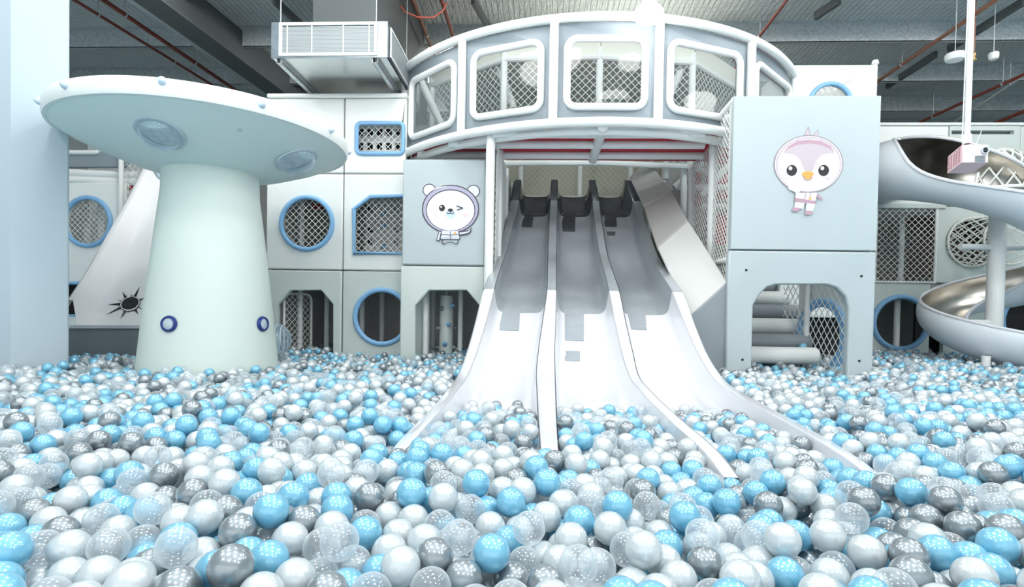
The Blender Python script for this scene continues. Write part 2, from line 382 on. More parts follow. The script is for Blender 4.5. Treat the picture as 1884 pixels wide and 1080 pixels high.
# ------------------------------------------------------------------ left play frame (padded panels)
YL = 5.95
TH = 0.07
def U(u, Y, v=410): return XatY(u, v, Y)
def Zv(v, Y, u=600): return PY(u, v, Y).z
lf = thing('play_frame', (U(560, YL), YL, 0), 'white padded wall of the play frame between the mint trunk and the bear panel', 'play structure')
fr = frame_Y(YL)
g = 0.006
x0, x1, x2 = U(489, YL), U(631, YL), U(752, YL)
za, zb_, zc, zd = 0.0, Zv(497, YL), Zv(319, YL), Zv(180, YL)
def panel(outer_box, holes, parent, m, fr=fr, t=TH, name='padded_panel', bevel=0.014):
    X0, X1, Z0_, Z1 = outer_box
    return MB().slab([(X0+g, Z0_+g), (X1-g, Z0_+g), (X1-g, Z1-g), (X0+g, Z1-g)], holes, fr, t).build(name, m, parent, bevel=bevel)
# round window, level two left
def pxpt(u, v, Y): p = PY(u, v, Y); return (p.x, p.z)
c = pxpt(565, 411, YL); h1 = circ(c, 0.29)
pa = panel((x0, x1, zb_, zc), [h1], lf, V_WHITE)
ring(h1, fr, 0.027, BLUE, 'window_ring', pa); net(circ(c, 0.285, 24), lambda a, b, n=0: fr(a, b, n+0.05), parent=pa)
# clipped corner window
h2 = XZ([(652, 466), (652, 385), (682, 362), (752, 360), (752, 466)], YL)
pa = panel((x1, x2+0.25, zb_, zc), [[(a if a < x2-0.02 else x2+0.12, b) for a, b in h2]], lf, V_WHITE)
h2c = [(a if a < x2-0.02 else x2+0.12, b) for a, b in h2]
ring(h2c, fr, 0.025, BLUE, 'window_ring', pa, n=8); net(h2c, lambda a, b, n=0: fr(a, b, n+0.05), parent=pa)
# upper window
pu = panel((x1, U(748, YL, 255), zc, zd), [rrect(U(657, YL, 255), U(744, YL, 255)-0.01, Zv(283, YL, 700), Zv(227, YL, 700), 0.05)], lf, V_WHITE)
hh = rrect(U(657, YL, 255), U(744, YL, 255)-0.01, Zv(283, YL, 700), Zv(227, YL, 700), 0.05)
ring(hh, fr, 0.024, BLUE, 'window_ring', pu); net(hh, lambda a, b, n=0: fr(a, b, n+0.05), parent=pu)
panel((x0, x1, zc, zd), [], lf, V_WHITE)
# top coping
MB().box(x0, U(748, YL, 255), YL-0.01, YL+0.09, zd, zd+0.05).build('top_rail', V_WHITE, lf, bevel=0.015)
# ground level: open arch and round opening
ha = XZ([(511, 700), (511, 560), (536, 534), (590, 534), (612, 560), (612, 700)], YL)
ha = [(a, max(b, 0.02)) for a, b in ha]
panel((x0, x1, za, zb_), [ha], lf, V_MINT)
c = pxpt(703, 583, YL); h4 = circ(c, 0.30)
pa = panel((x1, x2+0.25, za, zb_), [h4], lf, V_MINT); ring(h4, fr, 0.028, BLUE, 'window_ring', pa)
# behind: decks, posts, back pads
for zz, nm in ((zb_, 'deck'), (zc, 'deck')):
    MB().box(x0, x2+0.3, YL+0.1, YL+1.7, zz-0.05, zz).build(nm, V_INNER, lf, smooth=False)
MB().box(x0-0.2, x2+0.35, YL+1.7, YL+1.75, 0, zd).build('back_pad', V_INNER, lf, smooth=False)
MB().box(x0-0.03, x0+0.02, YL+0.1, YL+1.7, 0, zd).build('side_pad', V_PAD, lf, smooth=False)
for u, zz0, zz1, dy in ((555, zb_, zc, 0.5), (554, 0, zb_, 0.35), (603, 0, zb_, 0.7), (668, 0, zb_, 0.5), (705, 0, zb_, 0.8), (738, zb_, zc, 0.7), (545, 0, zb_, 1.0)):
    X = U(u, YL+dy); MB().tube([(X, YL+dy, zz0), (X, YL+dy, zz1)], 0.032, 12).build('post', TUBE, lf)
for u0, u1, v, Y in ((575, 625, 425-45, YL+0.9), (690, 745, 378, YL+0.9)):
    p, q = PY(u0, v, Y), PY(u1, v, Y); MB().box(p.x, q.x, Y, Y+0.05, p.z-0.03, p.z+0.03).build('red_pad', V_RED, lf, smooth=False)
# climbing board with grey holds behind the clipped window
pb = MB().box(U(672, YL+0.6), U(745, YL+0.6)+0.2, YL+0.6, YL+0.64, zb_, zc-0.05).build('climbing_board', V_PAD, lf, smooth=False)
random.seed(3)
for k in range(9):
    p = PY(682+(k % 3)*24, 385+(k//3)*30+(k % 2)*8, YL+0.6)
    MB().lathe(p, [(0.035, 0.0), (0.028, 0.03), (0.001, 0.045)], 10, axis=(0, -1, 0)).build('climbing_hold', (DARK, BLUE, V_GREY)[k % 3], pb)
# grid board behind the upper window
mb = MB()
hs = []
pq, pr = PY(655, 285, YL+0.25), PY(746, 224, YL+0.25)
for i in range(5):
    for j in range(2):
        cx = pq.x+0.05+i*0.11; cz_ = pq.z+0.1+j*0.16; hs.append(rrect(cx-0.035, cx+0.035, cz_-0.04, cz_+0.04, 0.01, 1))
MB().slab([(pq.x-0.1, pq.z-0.1), (pr.x, pq.z-0.1), (pr.x, pr.z+0.1), (pq.x-0.1, pr.z+0.1)], hs, frame_Y(YL+0.25), 0.02).build('lattice_board', V_WHITE, lf)
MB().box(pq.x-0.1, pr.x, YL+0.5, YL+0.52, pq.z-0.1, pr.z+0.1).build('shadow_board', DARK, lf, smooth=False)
# netted side door left of arch
p0 = Vector((U(514, YL), YL+0.12, 0)); p1 = p0 + Vector((0.18, 0.35, 0)); fd = frameplane(p0, p1)
dd = rrect(0.0, 0.38, 0.25, Zv(540, YL), 0.08)
ring(dd, fd, 0.014, TUBE, 'side_hoop', lf); net(dd, fd, parent=lf)

# ------------------------------------------------------------------ stickers (flat print, built as thin layers)
class Sticker:
    def __init__(s, fr): s.fr = fr; s.mb = MB(); s.mats = []; s.lay = 0
    def mi(s, m):
        if m not in s.mats: s.mats.append(m)
        s.mb.mi = s.mats.index(m)
    def poly(s, pts, m, new=True):
        if new: s.lay += 1
        s.mi(m); n = -0.0015 - s.lay*0.0006
        tri = tessellate_polygon([[Vector((a, b, 0)) for a, b in pts]])
        s.mb.add([s.fr(a, b, n) for a, b in pts], [tuple(t) for t in tri]); return s
    def ell(s, cx, cz, rx, rz, m, rot=0, n=28, a0=0, a1=2*PI):
        pts = []
        for i in range(n if a1-a0 >= 2*PI-1e-6 else n+1):
            t = a0+(a1-a0)*i/n; x, z = rx*math.cos(t), rz*math.sin(t)
            pts.append((cx+x*math.cos(rot)-z*math.sin(rot), cz+x*math.sin(rot)+z*math.cos(rot)))
        return s.poly(pts, m)
    def line(s, pts, wd, m, new=True):
        if new: s.lay += 1
        for i in range(len(pts)-1):
            (ax, az), (bx, bz) = pts[i], pts[i+1]; d = math.hypot(bx-ax, bz-az) or 1; nx, nz = -(bz-az)/d*wd/2, (bx-ax)/d*wd/2
            s.poly([(ax+nx, az+nz), (ax-nx, az-nz), (bx-nx, bz-nz), (bx+nx, bz+nz)], m, new=False)
        return s
    def build(s, name, parent, label):
        o = s.mb.build(name, s.mats, parent, smooth=False, recalc=False); o['label'] = label; return o
INK = mat('sticker ink', L(62, 60, 78), 0.4); SHELL = mat('sticker helmet', L(176, 172, 196), 0.4); FACE = mat('sticker face', L(232, 232, 244), 0.4)
BLUSH = mat('sticker blush', L(240, 214, 222), 0.4); MUZ = mat('sticker muzzle', L(196, 216, 232), 0.4); SUIT = mat('sticker suit', L(222, 224, 234), 0.4)
BEAK = mat('sticker beak', L(232, 168, 84), 0.4); MAUVE = mat('sticker mauve', L(184, 150, 166), 0.4); TAUPE = mat('sticker taupe', L(196, 184, 192), 0.4); WH = mat('sticker white', L(240, 240, 246), 0.4); RIMP = mat('sticker rim', L(150, 138, 148), 0.4)

# bear tower
YB = 5.62
bt = thing('bear_tower', (U(815, YB), YB, 0), 'pale grey-green padded tower with the winking bear sticker and a dark arch below', 'play tower')
fb = frame_Y(YB)
bx0, bx1, bx2 = U(739, YB), U(893, YB), U(889, YB, 560)
bz1, bz2 = Zv(489, YB, 815), Zv(292, YB, 815)
pb = panel((bx0, bx1, bz1, bz2), [], bt, V_TOWER, fb)
MB().box(bx0+0.01, bx1-0.01, YB+0.075, YB+0.12, bz1, bz2).build('backing_board', V_INNER, bt, smooth=False)
ha = [(a, max(b, 0.02)) for a, b in XZ([(764, 720), (764, 562), (790, 534), (858, 534), (882, 562), (882, 720)], YB)]
ha[-1] = (ha[-2][0], ha[-1][1])
panel((bx0-0.01, bx1, 0, bz1), [ha], bt, V_MINT, fb)
st = Sticker(fb)
def B(u, v): return pxpt(u, v, YB)
k = YB/1000*1.0
def E(u, v, ru, rv, m, rot=0): c = B(u, v); st.ell(c[0], c[1], ru*k, rv*k, m, rot)
for u in (790, 871): E(u, 350 if u < 800 else 352, 12.5, 12, INK); E(u, 350 if u < 800 else 352, 10.7, 10.2, FACE)
E(829, 385, 53.5, 45, INK); E(829, 385, 51.3, 43, SHELL); E(829, 387, 46, 38.5, INK); E(829, 387.5, 44.3, 37, FACE)
st.line([B(795, 350), B(808, 345), B(822, 343.5)], 1.6*k, WH)
E(802, 397, 4.5, 4, BLUSH); E(856, 396, 4.5, 4, BLUSH); E(829, 394, 9, 8, MUZ)
E(813.5, 383, 5.6, 6, BLK); E(812, 381, 1.7, 1.8, WH); E(829, 387, 4.8, 3.2, BLK)
st.line([B(829, 389), B(829, 392)], 1.2*k, BLK); st.line([B(823, 391), B(825, 394), B(829, 392), B(833, 394), B(835, 391)], 1.3*k, BLK)
st.line([B(840, 379), B(852, 383), B(841, 387)], 1.6*k, BLK)
st.poly([B(812, 425), B(845, 425), B(847, 441), B(810, 441)], INK); st.poly([B(813.5, 425), B(843.5, 425), B(845.4, 440), B(811.6, 440)], SUIT)
st.poly([B(803, 443), B(808, 424), B(813, 426), B(809, 444)], INK); st.poly([B(804.6, 442), B(809, 426), B(811.6, 427), B(808, 442.4)], SUIT)
st.poly([B(845, 426), B(862, 424), B(868, 418), B(867, 427), B(862, 431), B(846, 434)], INK); st.poly([B(846, 428), B(862, 426), B(866, 421), B(865, 426), B(861, 429), B(846, 432)], SUIT)
st.line([B(811, 437), B(846, 437)], 1.3*k, MUZ); st.line([B(829, 426), B(829, 440)], 1.1*k, INK); st.line([B(812, 431), B(829, 433), B(846, 431)], 1*k, INK)
E(837.5, 430, 2, 2.4, BEAK)
st.line([B(813, 441), B(815, 449), B(820, 449)], 1.8*k, INK); st.line([B(844, 441), B(842, 449), B(837, 449)], 1.8*k, INK); st.line([B(820, 448), B(829, 446), B(837, 448)], 1.3*k, INK)
st.build('bear_sticker', pb, 'sticker of a winking cartoon bear in a space suit')
# inside the arch: spiked pole, posts, rear pad
MB().box(bx0-0.05, bx1+0.25, YB+1.5, YB+1.55, 0, bz1).build('back_pad', V_INNER, bt, smooth=False)
MB().box(bx0, bx1, YB+0.1, YB+1.5, bz1-0.05, bz1).build('deck', V_INNER, bt, smooth=False)
X = U(824, YB+0.5); Yq = YB+0.5
ro = MB().lathe((X, Yq, 0), [(0.001, 0.3), (0.07, 0.3), (0.078, 0.33), (0.078, Zv(548, Yq, 824)-0.03), (0.07, Zv(544, Yq, 824)), (0.001, Zv(544, Yq, 824))], 20).build('climbing_roller', V_MINT, bt)
MB().tube([(X, Yq, 0), (X, Yq, bz1)], 0.012, 8).build('roller_axle', GALV, ro)
for i in range(12):
    a = i*PI/2+0.5*(i//4); zz = 0.48+0.22*(i//4)+0.04*(i % 2); ax = Vector((math.cos(a), math.sin(a), 0))
    MB().lathe(Vector((X, Yq, zz))+ax*0.076, [(0.03, 0), (0.012, 0.035), (0.002, 0.055)], 10, axis=ax).build('stud', (V_DGREY, BLUE)[i % 2], ro)
for u, dy in ((786, 0.25), (800, 0.9), (850, 0.6)):
    X = U(u, YB+dy); MB().tube([(X, YB+dy, 0), (X, YB+dy, bz1-0.05)], 0.03, 12).build('post', TUBE, bt)

# ------------------------------------------------------------------ astronaut bird tower on the right
YT = 4.95
ft = frame_Y(YT)
tt = thing('bird_tower', (U(1480, YT), YT, 0), 'tall pale blue-grey padded tower with the astronaut bird sticker and a wide archway', 'play tower')
tx0, tx1 = U(1347, YT, 300), U(1616, YT, 400)
tz1, tz2 = Zv(461, YT, 1480), Zv(175, YT, 1480)
pt = panel((tx0, tx1, tz1, tz2), [], tt, V_TOWER, ft, t=0.08, bevel=0.006)
MB().box(tx0+0.01, tx1-0.01, YT+0.085, YT+0.13, tz1, tz2).build('backing_board', V_INNER, tt, smooth=False)
ha = [(a, max(b, 0.02)) for a, b in XZ([(1386, 760), (1386, 562), (1397, 543), (1412, 528), (1430, 523), (1520, 523), (1540, 529), (1556, 545), (1562, 566), (1562, 760)], YT)]
ha[0] = (ha[1][0], ha[0][1]); ha[-1] = (ha[-2][0], ha[-1][1])
panel((tx0-0.015, tx1, 0, tz1), [ha], tt, V_TOWER, ft, t=0.08)
for u, v in ((1373, 497), (1585, 508), (1366, 662), (1581, 664)):
    p = PY(u, v, YT); MB().lathe(p, [(0.012, 0.0), (0.010, 0.004), (0.001, 0.003)], 10, axis=(0, -1, 0)).build('rivet', DARK, tt)
st = Sticker(ft); k = YT/1000
def B(u, v): return pxpt(u, v, YT)
for pts in ([(1478, 250), (1487, 232), (1492, 250)], [(1494, 250), (1505, 238), (1506, 254)]):
    st.poly([B(*p) for p in pts], RIMP); c0 = (sum(p[0] for p in pts)/3, sum(p[1] for p in pts)/3)
    st.poly([B(c0[0]+(p[0]-c0[0])*0.7, c0[1]+(p[1]-c0[1])*0.7) for p in pts], TAUPE)
E(1487, 302, 60.5, 51.5, RIMP); E(1487, 302, 58.5, 49.5, WH); E(1487, 302, 57, 48.5, TAUPE); E(1487, 304, 54, 46, FACE)
cap = [(1440, 283), (1450, 270), (1466, 262), (1487, 259), (1510, 262), (1526, 270), (1535, 283), (1524, 283), (1511, 286), (1501, 296), (1496, 312), (1487, 322), (1478, 312), (1472, 296), (1462, 286), (1450, 283)]
st.poly([B(*p) for p in cap], TAUPE)
st.poly([B(*p) for p in [(1441, 281), (1450, 269), (1466, 260), (1487, 257), (1510, 260), (1527, 269), (1535, 281), (1526, 274), (1510, 267), (1487, 264), (1466, 267), (1450, 274)]], MAUVE)
for u in (1456, 1514.5):
    E(u, 314, 9.2, 9.8, BLK); E(u-2.5, 310, 3.2, 3.4, WH)
E(1448, 326, 5.5, 3.5, BLUSH); E(1523, 326, 5.5, 3.5, BLUSH)
E(1485.5, 327.5, 7.5, 4.6, MAUVE); E(1485, 321, 10.5, 5, BEAK); E(1485, 328, 6.5, 2.6, BEAK)
st.poly([B(*p) for p in [(1462, 355), (1503, 354), (1500, 376), (1461, 375)]], RIMP); st.poly([B(*p) for p in [(1463, 355.5), (1502, 355), (1499, 370), (1462, 368)]], WH)
st.poly([B(*p) for p in [(1461, 364), (1500, 371), (1499, 376), (1461, 371)]], MAUVE)
st.poly([B(*p) for p in [(1461, 372), (1479, 374), (1476, 385), (1460, 383)]], SUIT); st.poly([B(*p) for p in [(1482, 374), (1499, 376), (1494, 389), (1481, 388)]], SUIT)
E(1462.5, 386, 7, 3.6, MAUVE); E(1486, 392, 7.5, 3.8, MAUVE)
st.poly([B(*p) for p in [(1466, 357), (1456, 352), (1450, 344), (1458, 340), (1466, 346), (1472, 352)]], SUIT); E(1455, 346, 6, 5, WH)
st.poly([B(*p) for p in [(1502, 356), (1513, 367), (1510, 369), (1500, 362)]], MAUVE)
st.line([B(1481, 356), B(1478, 369)], 1.6*k, MAUVE); st.line([B(1490, 355), B(1488, 363)], 1.2*k, RIMP); E(1488.5, 366, 2.2, 2.6, BEAK)
st.build('bird_sticker', pt, 'sticker of a cartoon bird astronaut in a helmet')
# net side wall between tower and the round deck
q0 = PY(1349, 300, YT+0.05); q1 = Vector((q0.x+0.02, 6.45, 0)); fs_ = frameplane(q1, (q0.x, YT+0.05, 0)); LS = (Vector((q0.x, YT+0.05, 0))-q1).length
net([(0, 0.3), (LS, 0.3), (LS, tz2-0.05), (0, tz2-0.05)], fs_, cell=0.05, r=0.004, parent=tt)
for zz in (tz2-0.02, Zv(475, YT, 1345)):
    MB().tube([fs_(-0.05, zz), fs_(LS, zz)], 0.03, 10).build('side_rail', TUBE, tt)
for aa in (0.0, LS-0.62): MB().tube([fs_(aa, 0.0), fs_(aa, tz2-0.03)], 0.042, 12).build('side_post', TUBE, tt)
# red pads and braces seen through the net
for (u0, v0, u1, v1, Y) in ((1262, 312, 1290, 342, 7.2), (1262, 352, 1292, 378, 7.2), (1300, 320, 1345, 365, 7.2), (1300, 392, 1345, 450, 7.2), (1320, 255, 1347, 300, 7.2)):
    p, q = PY(u0, v1, Y), PY(u1, v0, Y); MB().box(p.x, q.x, Y, Y+0.05, p.z, q.z).build('red_pad', V_RED, tt, smooth=False)
for (u0, v0, u1, v1, Y) in ((1240, 345, 1292, 300, 7.0), (1290, 360, 1345, 300, 7.0), (1225, 290, 1225, 330, 6.9), (1258, 300, 1258, 400, 6.9), (1290, 380, 1345, 380, 7.1), (1235, 345, 1345, 345, 7.1)):
    MB().tube([PY(u0, v0, Y), PY(u1, v1, Y)], 0.04, 10).build('brace', TUBE, tt)
pq = PY(1220, 640, 7.5); pr = PY(1700, 250, 7.5)
MB().box(pq.x, U(1600, 7.5), 7.5, 7.55, 0, pr.z).build('back_pad', V_PAD2, tt, smooth=False)
# foam roll steps inside the archway
rs = thing('foam_roll_steps', (U(1400, 6.0), 6.0, 0), 'stack of white and dark grey foam rolls forming steps inside the archway', 'steps')
for i, (vc, uR, m, Y) in enumerate(((655, 1504, V_WHITE, 5.55), (630, 1490, V_DGREY, 5.75), (601, 1478, V_WHITE, 5.95), (575, 1464, V_DGREY, 6.15), (550, 1451, V_WHITE, 6.35), (529, 1443, V_DGREY, 6.55))):
    p = PY(uR, vc, Y); xl = U(1350, Y); r = 0.085
    MB().lathe((xl, Y, p.z), [(0.001, 0), (r, 0), (r, p.x-xl-0.02), (r-0.02, p.x-xl), (0.001, p.x-xl)], 20, axis=(1, 0, 0)).build('foam_roll', m, rs)
# inner netted ring wall
p0 = Vector((U(1497, 5.75), 5.75, 0)); p1 = Vector((U(1566, 5.35, 600), 5.35, 0)); fi = frameplane(p0, p1)
iw = thing('netted_hoop_wall', p0, 'white net with a sky blue oval hoop behind the right side of the archway', 'net')
LL = (p1-p0).length; zz0 = 0.2; zz1 = Zv(520, 5.7, 1500)
net([(-0.3, zz0), (LL, zz0), (LL, zz1+0.1), (-0.3, zz1+0.1)], lambda a, b, n=0: fi(a, b, n-0.05), cell=0.055, r=0.004, parent=iw, ratio=1.8)
cc = circ((0.14, 0.70), 0.26, 40, 0.36); ring(cc, fi, 0.035, BLUE, 'hoop', iw)
ring(circ((0.0, 0.70), 0.24, 40, 0.33), lambda a, b, n=0: fi(a, b, n+0.16), 0.025, BLUE, 'rear_hoop', iw)
MB().slab([(-0.15, 0), (LL+0.02, 0), (LL+0.02, zz1+0.3), (-0.15, zz1+0.3)], [cc], fi, 0.03).build('hoop_panel', V_WHITE, iw)
MB().tube([fi(0, 0, -0.06), fi(0, zz1+0.1, -0.06)], 0.028, 12).build('post', TUBE, iw)
xd = fi(0.25, 0.6, 0.9)
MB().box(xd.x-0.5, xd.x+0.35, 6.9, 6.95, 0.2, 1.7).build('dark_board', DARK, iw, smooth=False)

# ------------------------------------------------------------------ round observation deck
DC = (0.94, 7.67); DR = 2.62
ZB0, ZB1 = CZ+1.80, CZ+2.69
dk = thing('round_lookout', CL(*DC), 'round lookout deck with grey panels and white-framed windows above the triple slide', 'play structure')
def dp(deg, z, r=DR, off=0): a = math.radians(deg); return CL(DC[0]+(r+off)*math.sin(a), DC[1]-(r+off)*math.cos(a), z)
angs = [-56, -34, -13, 8, 31, 56]
for i in range(5):
    p, q = dp(angs[i], 0), dp(angs[i+1], 0); f_ = frameplane(p, q); W_ = (q-p).length
    mL = {0: .05, 1: .10, 2: .12, 3: .12, 4: .12}[i]; mx = 0.12
    hole = rrect(mx, W_-mx, ZB0+0.115, ZB1-0.15, 0.09)
    # panels bow outward: bend by a radius
    def bow(f_=f_, W_=W_): return lambda a, b, n=0: f_(a, b, n - 0.12*math.sin(PI*min(max(a/W_, 0), 1))*0.35)
    fb_ = bow()
    n_ = 8
    out = [(W_*k_/n_, ZB0) for k_ in range(n_)]+[(W_, ZB0)]+[(W_*(n_-k_)/n_, ZB1) for k_ in range(n_)]+[(0, ZB1)]
    pn = MB().slab(out, [hole], fb_, 0.05).build('curved_panel', V_GREY, dk, angle=25)
    ring(hole, fb_, 0.034, TUBE, 'window_frame', pn, n=12, off=-0.012)
    pane = MB(); pane.slab([(a*0.999, b) for a, b in hole], [], lambda a, b, n=0: fb_(a, b, n+0.02), 0.004); pane.build('window_pane', GLASS, pn, smooth=False)
for d_ in angs:
    MB().tube([dp(d_, ZB0-0.02, off=0.035), dp(d_, (ZB0+ZB1)/2, off=0.03), dp(d_, ZB1+0.02, off=0.035)], 0.042, 12).build('post', TUBE, dk)
arc = [a_*2 for a_ in range(-29, 30)]
MB().tube([dp(a_, ZB1+0.035, off=0.03) for a_ in arc], 0.04, 12).build('top_rim', TUBE, dk)
MB().tube([dp(a_, ZB1+0.075, off=-0.05) for a_ in arc], 0.03, 12).build('upper_rim', TUBE, dk)
MB().tube([dp(a_, ZB0-0.04, off=0.04) for a_ in arc], 0.045, 12).build('bottom_rim', TUBE, dk)
MB().tube([dp(a_, ZB0-0.08, off=-0.10) for a_ in arc], 0.042, 12).build('under_rim', TUBE, dk)
# red padded floor seen from below, and white beams under it
fl = [dp(a_, 0, off=-0.10) for a_ in arc]; fp = [(p.x, p.y) for p in fl]
YF = 6.35
fp = [(x, min(y, YF)) for x, y in fp]; fp = [fp[i] for i in range(len(fp)) if i == 0 or (abs(fp[i][0]-fp[i-1][0])+abs(fp[i][1]-fp[i-1][1])) > 1e-4]
MB().slab(fp, [], lambda a, b, n=0: Vector((a, b, ZB0-0.04+n)), 0.05).build('red_floor_pad', V_RED, dk, smooth=False)
for Y, zz in ((5.32, ZB0-0.06), (5.62, ZB0-0.07), (6.0, ZB0-0.07)):
    dd = math.sqrt(max(0, DR**2-(DC[1]-Y)**2)); 
    X0, X1 = max(CL(DC[0]-dd, Y).x, U(742, Y)), min(CL(DC[0]+dd, Y).x, U(1292, Y))
    MB().tube([(X0, Y, zz), (X1, Y, zz)], 0.043, 12).build('floor_beam', TUBE, dk)
X = U(1098, 5.5); MB().tube([(X, 5.12, ZB0-0.06), (X, 6.1, ZB0-0.09)], 0.05, 12).build('cross_beam', TUBE, dk)
X = U(903, 5.4, 300); MB().tube([(X, 5.36, 0), (X, 5.36, ZB0-0.03)], 0.046, 14).build('support_post', TUBE, dk)
# netted inner room of the deck with its cream cloth roof
CLOTH = mat('cream canopy cloth', L(232, 232, 222), 0.7)
inn = [(-1.15, 7.5), (-0.15, 6.7), (1.0, 6.6), (2.15, 6.7), (3.05, 7.5)]
for i in range(4):
    p, q = CL(*inn[i]), CL(*inn[i+1]); f_ = frameplane(p, q); W_ = (q-p).length; zt1 = CZ+3.08
    net([(0, ZB0), (W_, ZB0), (W_, zt1), (0, zt1)], f_, cell=0.065, r=0.0045, parent=dk, name='inner_net')
    MB().slab([(0, zt1), (W_, zt1), (W_, zt1+0.2), (0, zt1+0.2)], [], lambda a, b, n=0: f_(a, b, n+(b-zt1)*-0.35), 0.02).build('cloth_roof_edge', CLOTH, dk, smooth=False)
    for zz in (zt1, ZB0+0.02): MB().tube([f_(0, zz, -0.02), f_(W_, zz, -0.02)], 0.035, 8).build('inner_rail', TUBE, dk)
for l_, d_ in inn: MB().tube([CL(l_, d_, ZB0), CL(l_, d_, CZ+3.2)], 0.042, 10).build('inner_post', TUBE, dk)
MB().slab([(p.x, p.y) for p in (CL(*inn[0]), CL(*inn[1]), CL(*inn[2]), CL(*inn[3]), CL(*inn[4]), CL(3.0, 9.8), CL(-1.1, 9.8))], [], lambda a, b, n=0: Vector((a, b, CZ+3.27+n)), 0.02).build('cloth_roof', CLOTH, dk, smooth=False)
for (ua, va, ub, vb, Y) in ((905, 90, 945, 200, 6.9), (1270, 90, 1225, 190, 6.9), (770, 140, 812, 230, 6.9)):
    MB().tube([PY(ua, va, Y), PY(ub, vb, Y)], 0.05, 10).build('slanted_brace', TUBE, dk)

# ------------------------------------------------------------------ white lookout box behind the bird tower
YK = 6.4
lb = thing('lookout_box', (U(1530, YK), YK, 0), 'white padded box with a blue-rimmed round window rising behind the bird tower', 'play structure')
fk = frame_Y(YK); c = pxpt(1527, 192, YK); hk = circ(c, 0.23)
kz = Zv(118, YK, 1530)
pk = panel((U(1443, YK, 150), U(1616, YK, 150), CZ, kz), [hk], lb, V_WHITE, fk)
ring(hk, fk, 0.026, BLUE, 'window_ring', pk); net(circ(c, 0.22, 24), lambda a, b, n=0: fk(a, b, n+0.05), parent=pk)
MB().box(U(1443, YK, 150), U(1616, YK, 150), YK+0.6, YK+0.65, CZ, kz).build('back_pad', V_WHITE, lb, smooth=False)
MB().box(U(1443, YK, 150), U(1443, YK, 150)+0.05, YK+0.07, YK+0.6, CZ, kz).build('side_pad', V_WHITE, lb, smooth=False)
MB().box(U(1616, YK, 150)-0.05, U(1616, YK, 150), YK+0.07, YK+0.6, CZ, kz).build('side_pad', V_WHITE, lb, smooth=False)
MB().lathe((U(1613, YK, 122), YK+0.03, kz+0.01), [(0.001, -0.03), (0.04, 0), (0.03, 0.04), (0.001, 0.05)], 12).build('corner_knob', V_WHITE, lb)

# ------------------------------------------------------------------ triple slide
ST = [  # world Y, wall top, bed, photo columns of the four wall tops
 (7.25, 1.74, 1.52, [(949, 959), (1016, 1026), (1084, 1094), (1149, 1163)]),
 (7.05, 1.72, 1.50, [(948, 959), (1015, 1026), (1083, 1094), (1148, 1164)]),
 (6.93, 1.67, 1.30, [(946, 959), (1014, 1026), (1084, 1096), (1150, 1166)]),
 (6.84, 1.52, 1.24, [(943, 957), (1013, 1026), (1087, 1100), (1158, 1172)]),
 (6.78, 1.38, 1.19, [(940, 955), (1012, 1026), (1090, 1103), (1165, 1178)]),
 (6.40, 1.02, 0.78, [(930, 944), (1010, 1025), (1095, 1109), (1177, 1191)]),
 (6.00, 0.68, 0.44, [(918, 932), (1008, 1024), (1102, 1117), (1193, 1208)]),
 (5.45, 0.43, 0.20, [(904, 920), (1007, 1024), (1111, 1128), (1213, 1230)]),
 (4.93, 0.21, 0.00, [(891, 910), (1006, 1024), (1120, 1140), (1236, 1256)]),
 (4.50, -0.06, -0.27, [(877, 896), (998, 1023), (1131, 1152), (1259, 1277)]),
 (4.10, -0.28, -0.50, [(862, 880), (990, 1021), (1143, 1165), (1284, 1301)]),
 (3.70, -0.42, -0.61, [(845, 863), (986, 1022), (1158, 1177), (1313, 1333)]),
 (3.30, -0.46, -0.63, [(827, 847), (987, 1023), (1178, 1199), (1350, 1372)]),
 (2.60, -0.49, -0.63, [(785, 808), (989, 1025), (1228, 1253), (1443, 1470)]),
 (2.05, -0.51, -0.63, [(728, 758), (993, 1029), (1296, 1326), (1552, 1582)]),
 (1.85, -0.54, -0.63, [(700, 732), (995, 1032), (1330, 1362), (1610, 1642)])]
ys = np.array([s[0] for s in ST]); S_wt = np.array([s[1]+CZ for s in ST]); S_bd = np.array([s[2]+CZ for s in ST])
S_x = np.array([[XatY(u, 578-1000*s[1]/s[0], s[0]) for pr_ in s[3] for u in pr_] for s in ST])
def herm(yq, y, v):
    y = y[::-1]; v = v[::-1]; m = np.gradient(v, y, axis=0)
    # limit the tangents so that the profile does not overshoot
    dv = np.diff(v, axis=0)/np.diff(y)[:, None] if v.ndim > 1 else np.diff(v)/np.diff(y)
    for i in range(1, len(y)-1):
        m[i] = np.where(dv[i-1]*dv[i] <= 0, 0, np.sign(dv[i])*np.minimum(np.abs((dv[i-1]+dv[i])/2), 2.2*np.minimum(np.abs(dv[i-1]), np.abs(dv[i]))))
    i = np.clip(np.searchsorted(y, yq)-1, 0, len(y)-2); h = y[i+1]-y[i]; t = (yq-y[i])/h
    if v.ndim > 1: t = t[:, None]; h = h[:, None]
    return (2*t**3-3*t**2+1)*v[i] + (t**3-2*t**2+t)*h*m[i] + (-2*t**3+3*t**2)*v[i+1] + (t**3-t**2)*h*m[i+1]
def slide_at(yq): yq = np.asarray(yq, float); return herm(yq, ys, S_wt), herm(yq, ys, S_bd), herm(yq, ys, S_x)
sl = thing('triple_slide', (U(1080, 4.5), 4.5, 0), 'wide three-lane slide, grey above and white below, running down into the balls', 'slide')
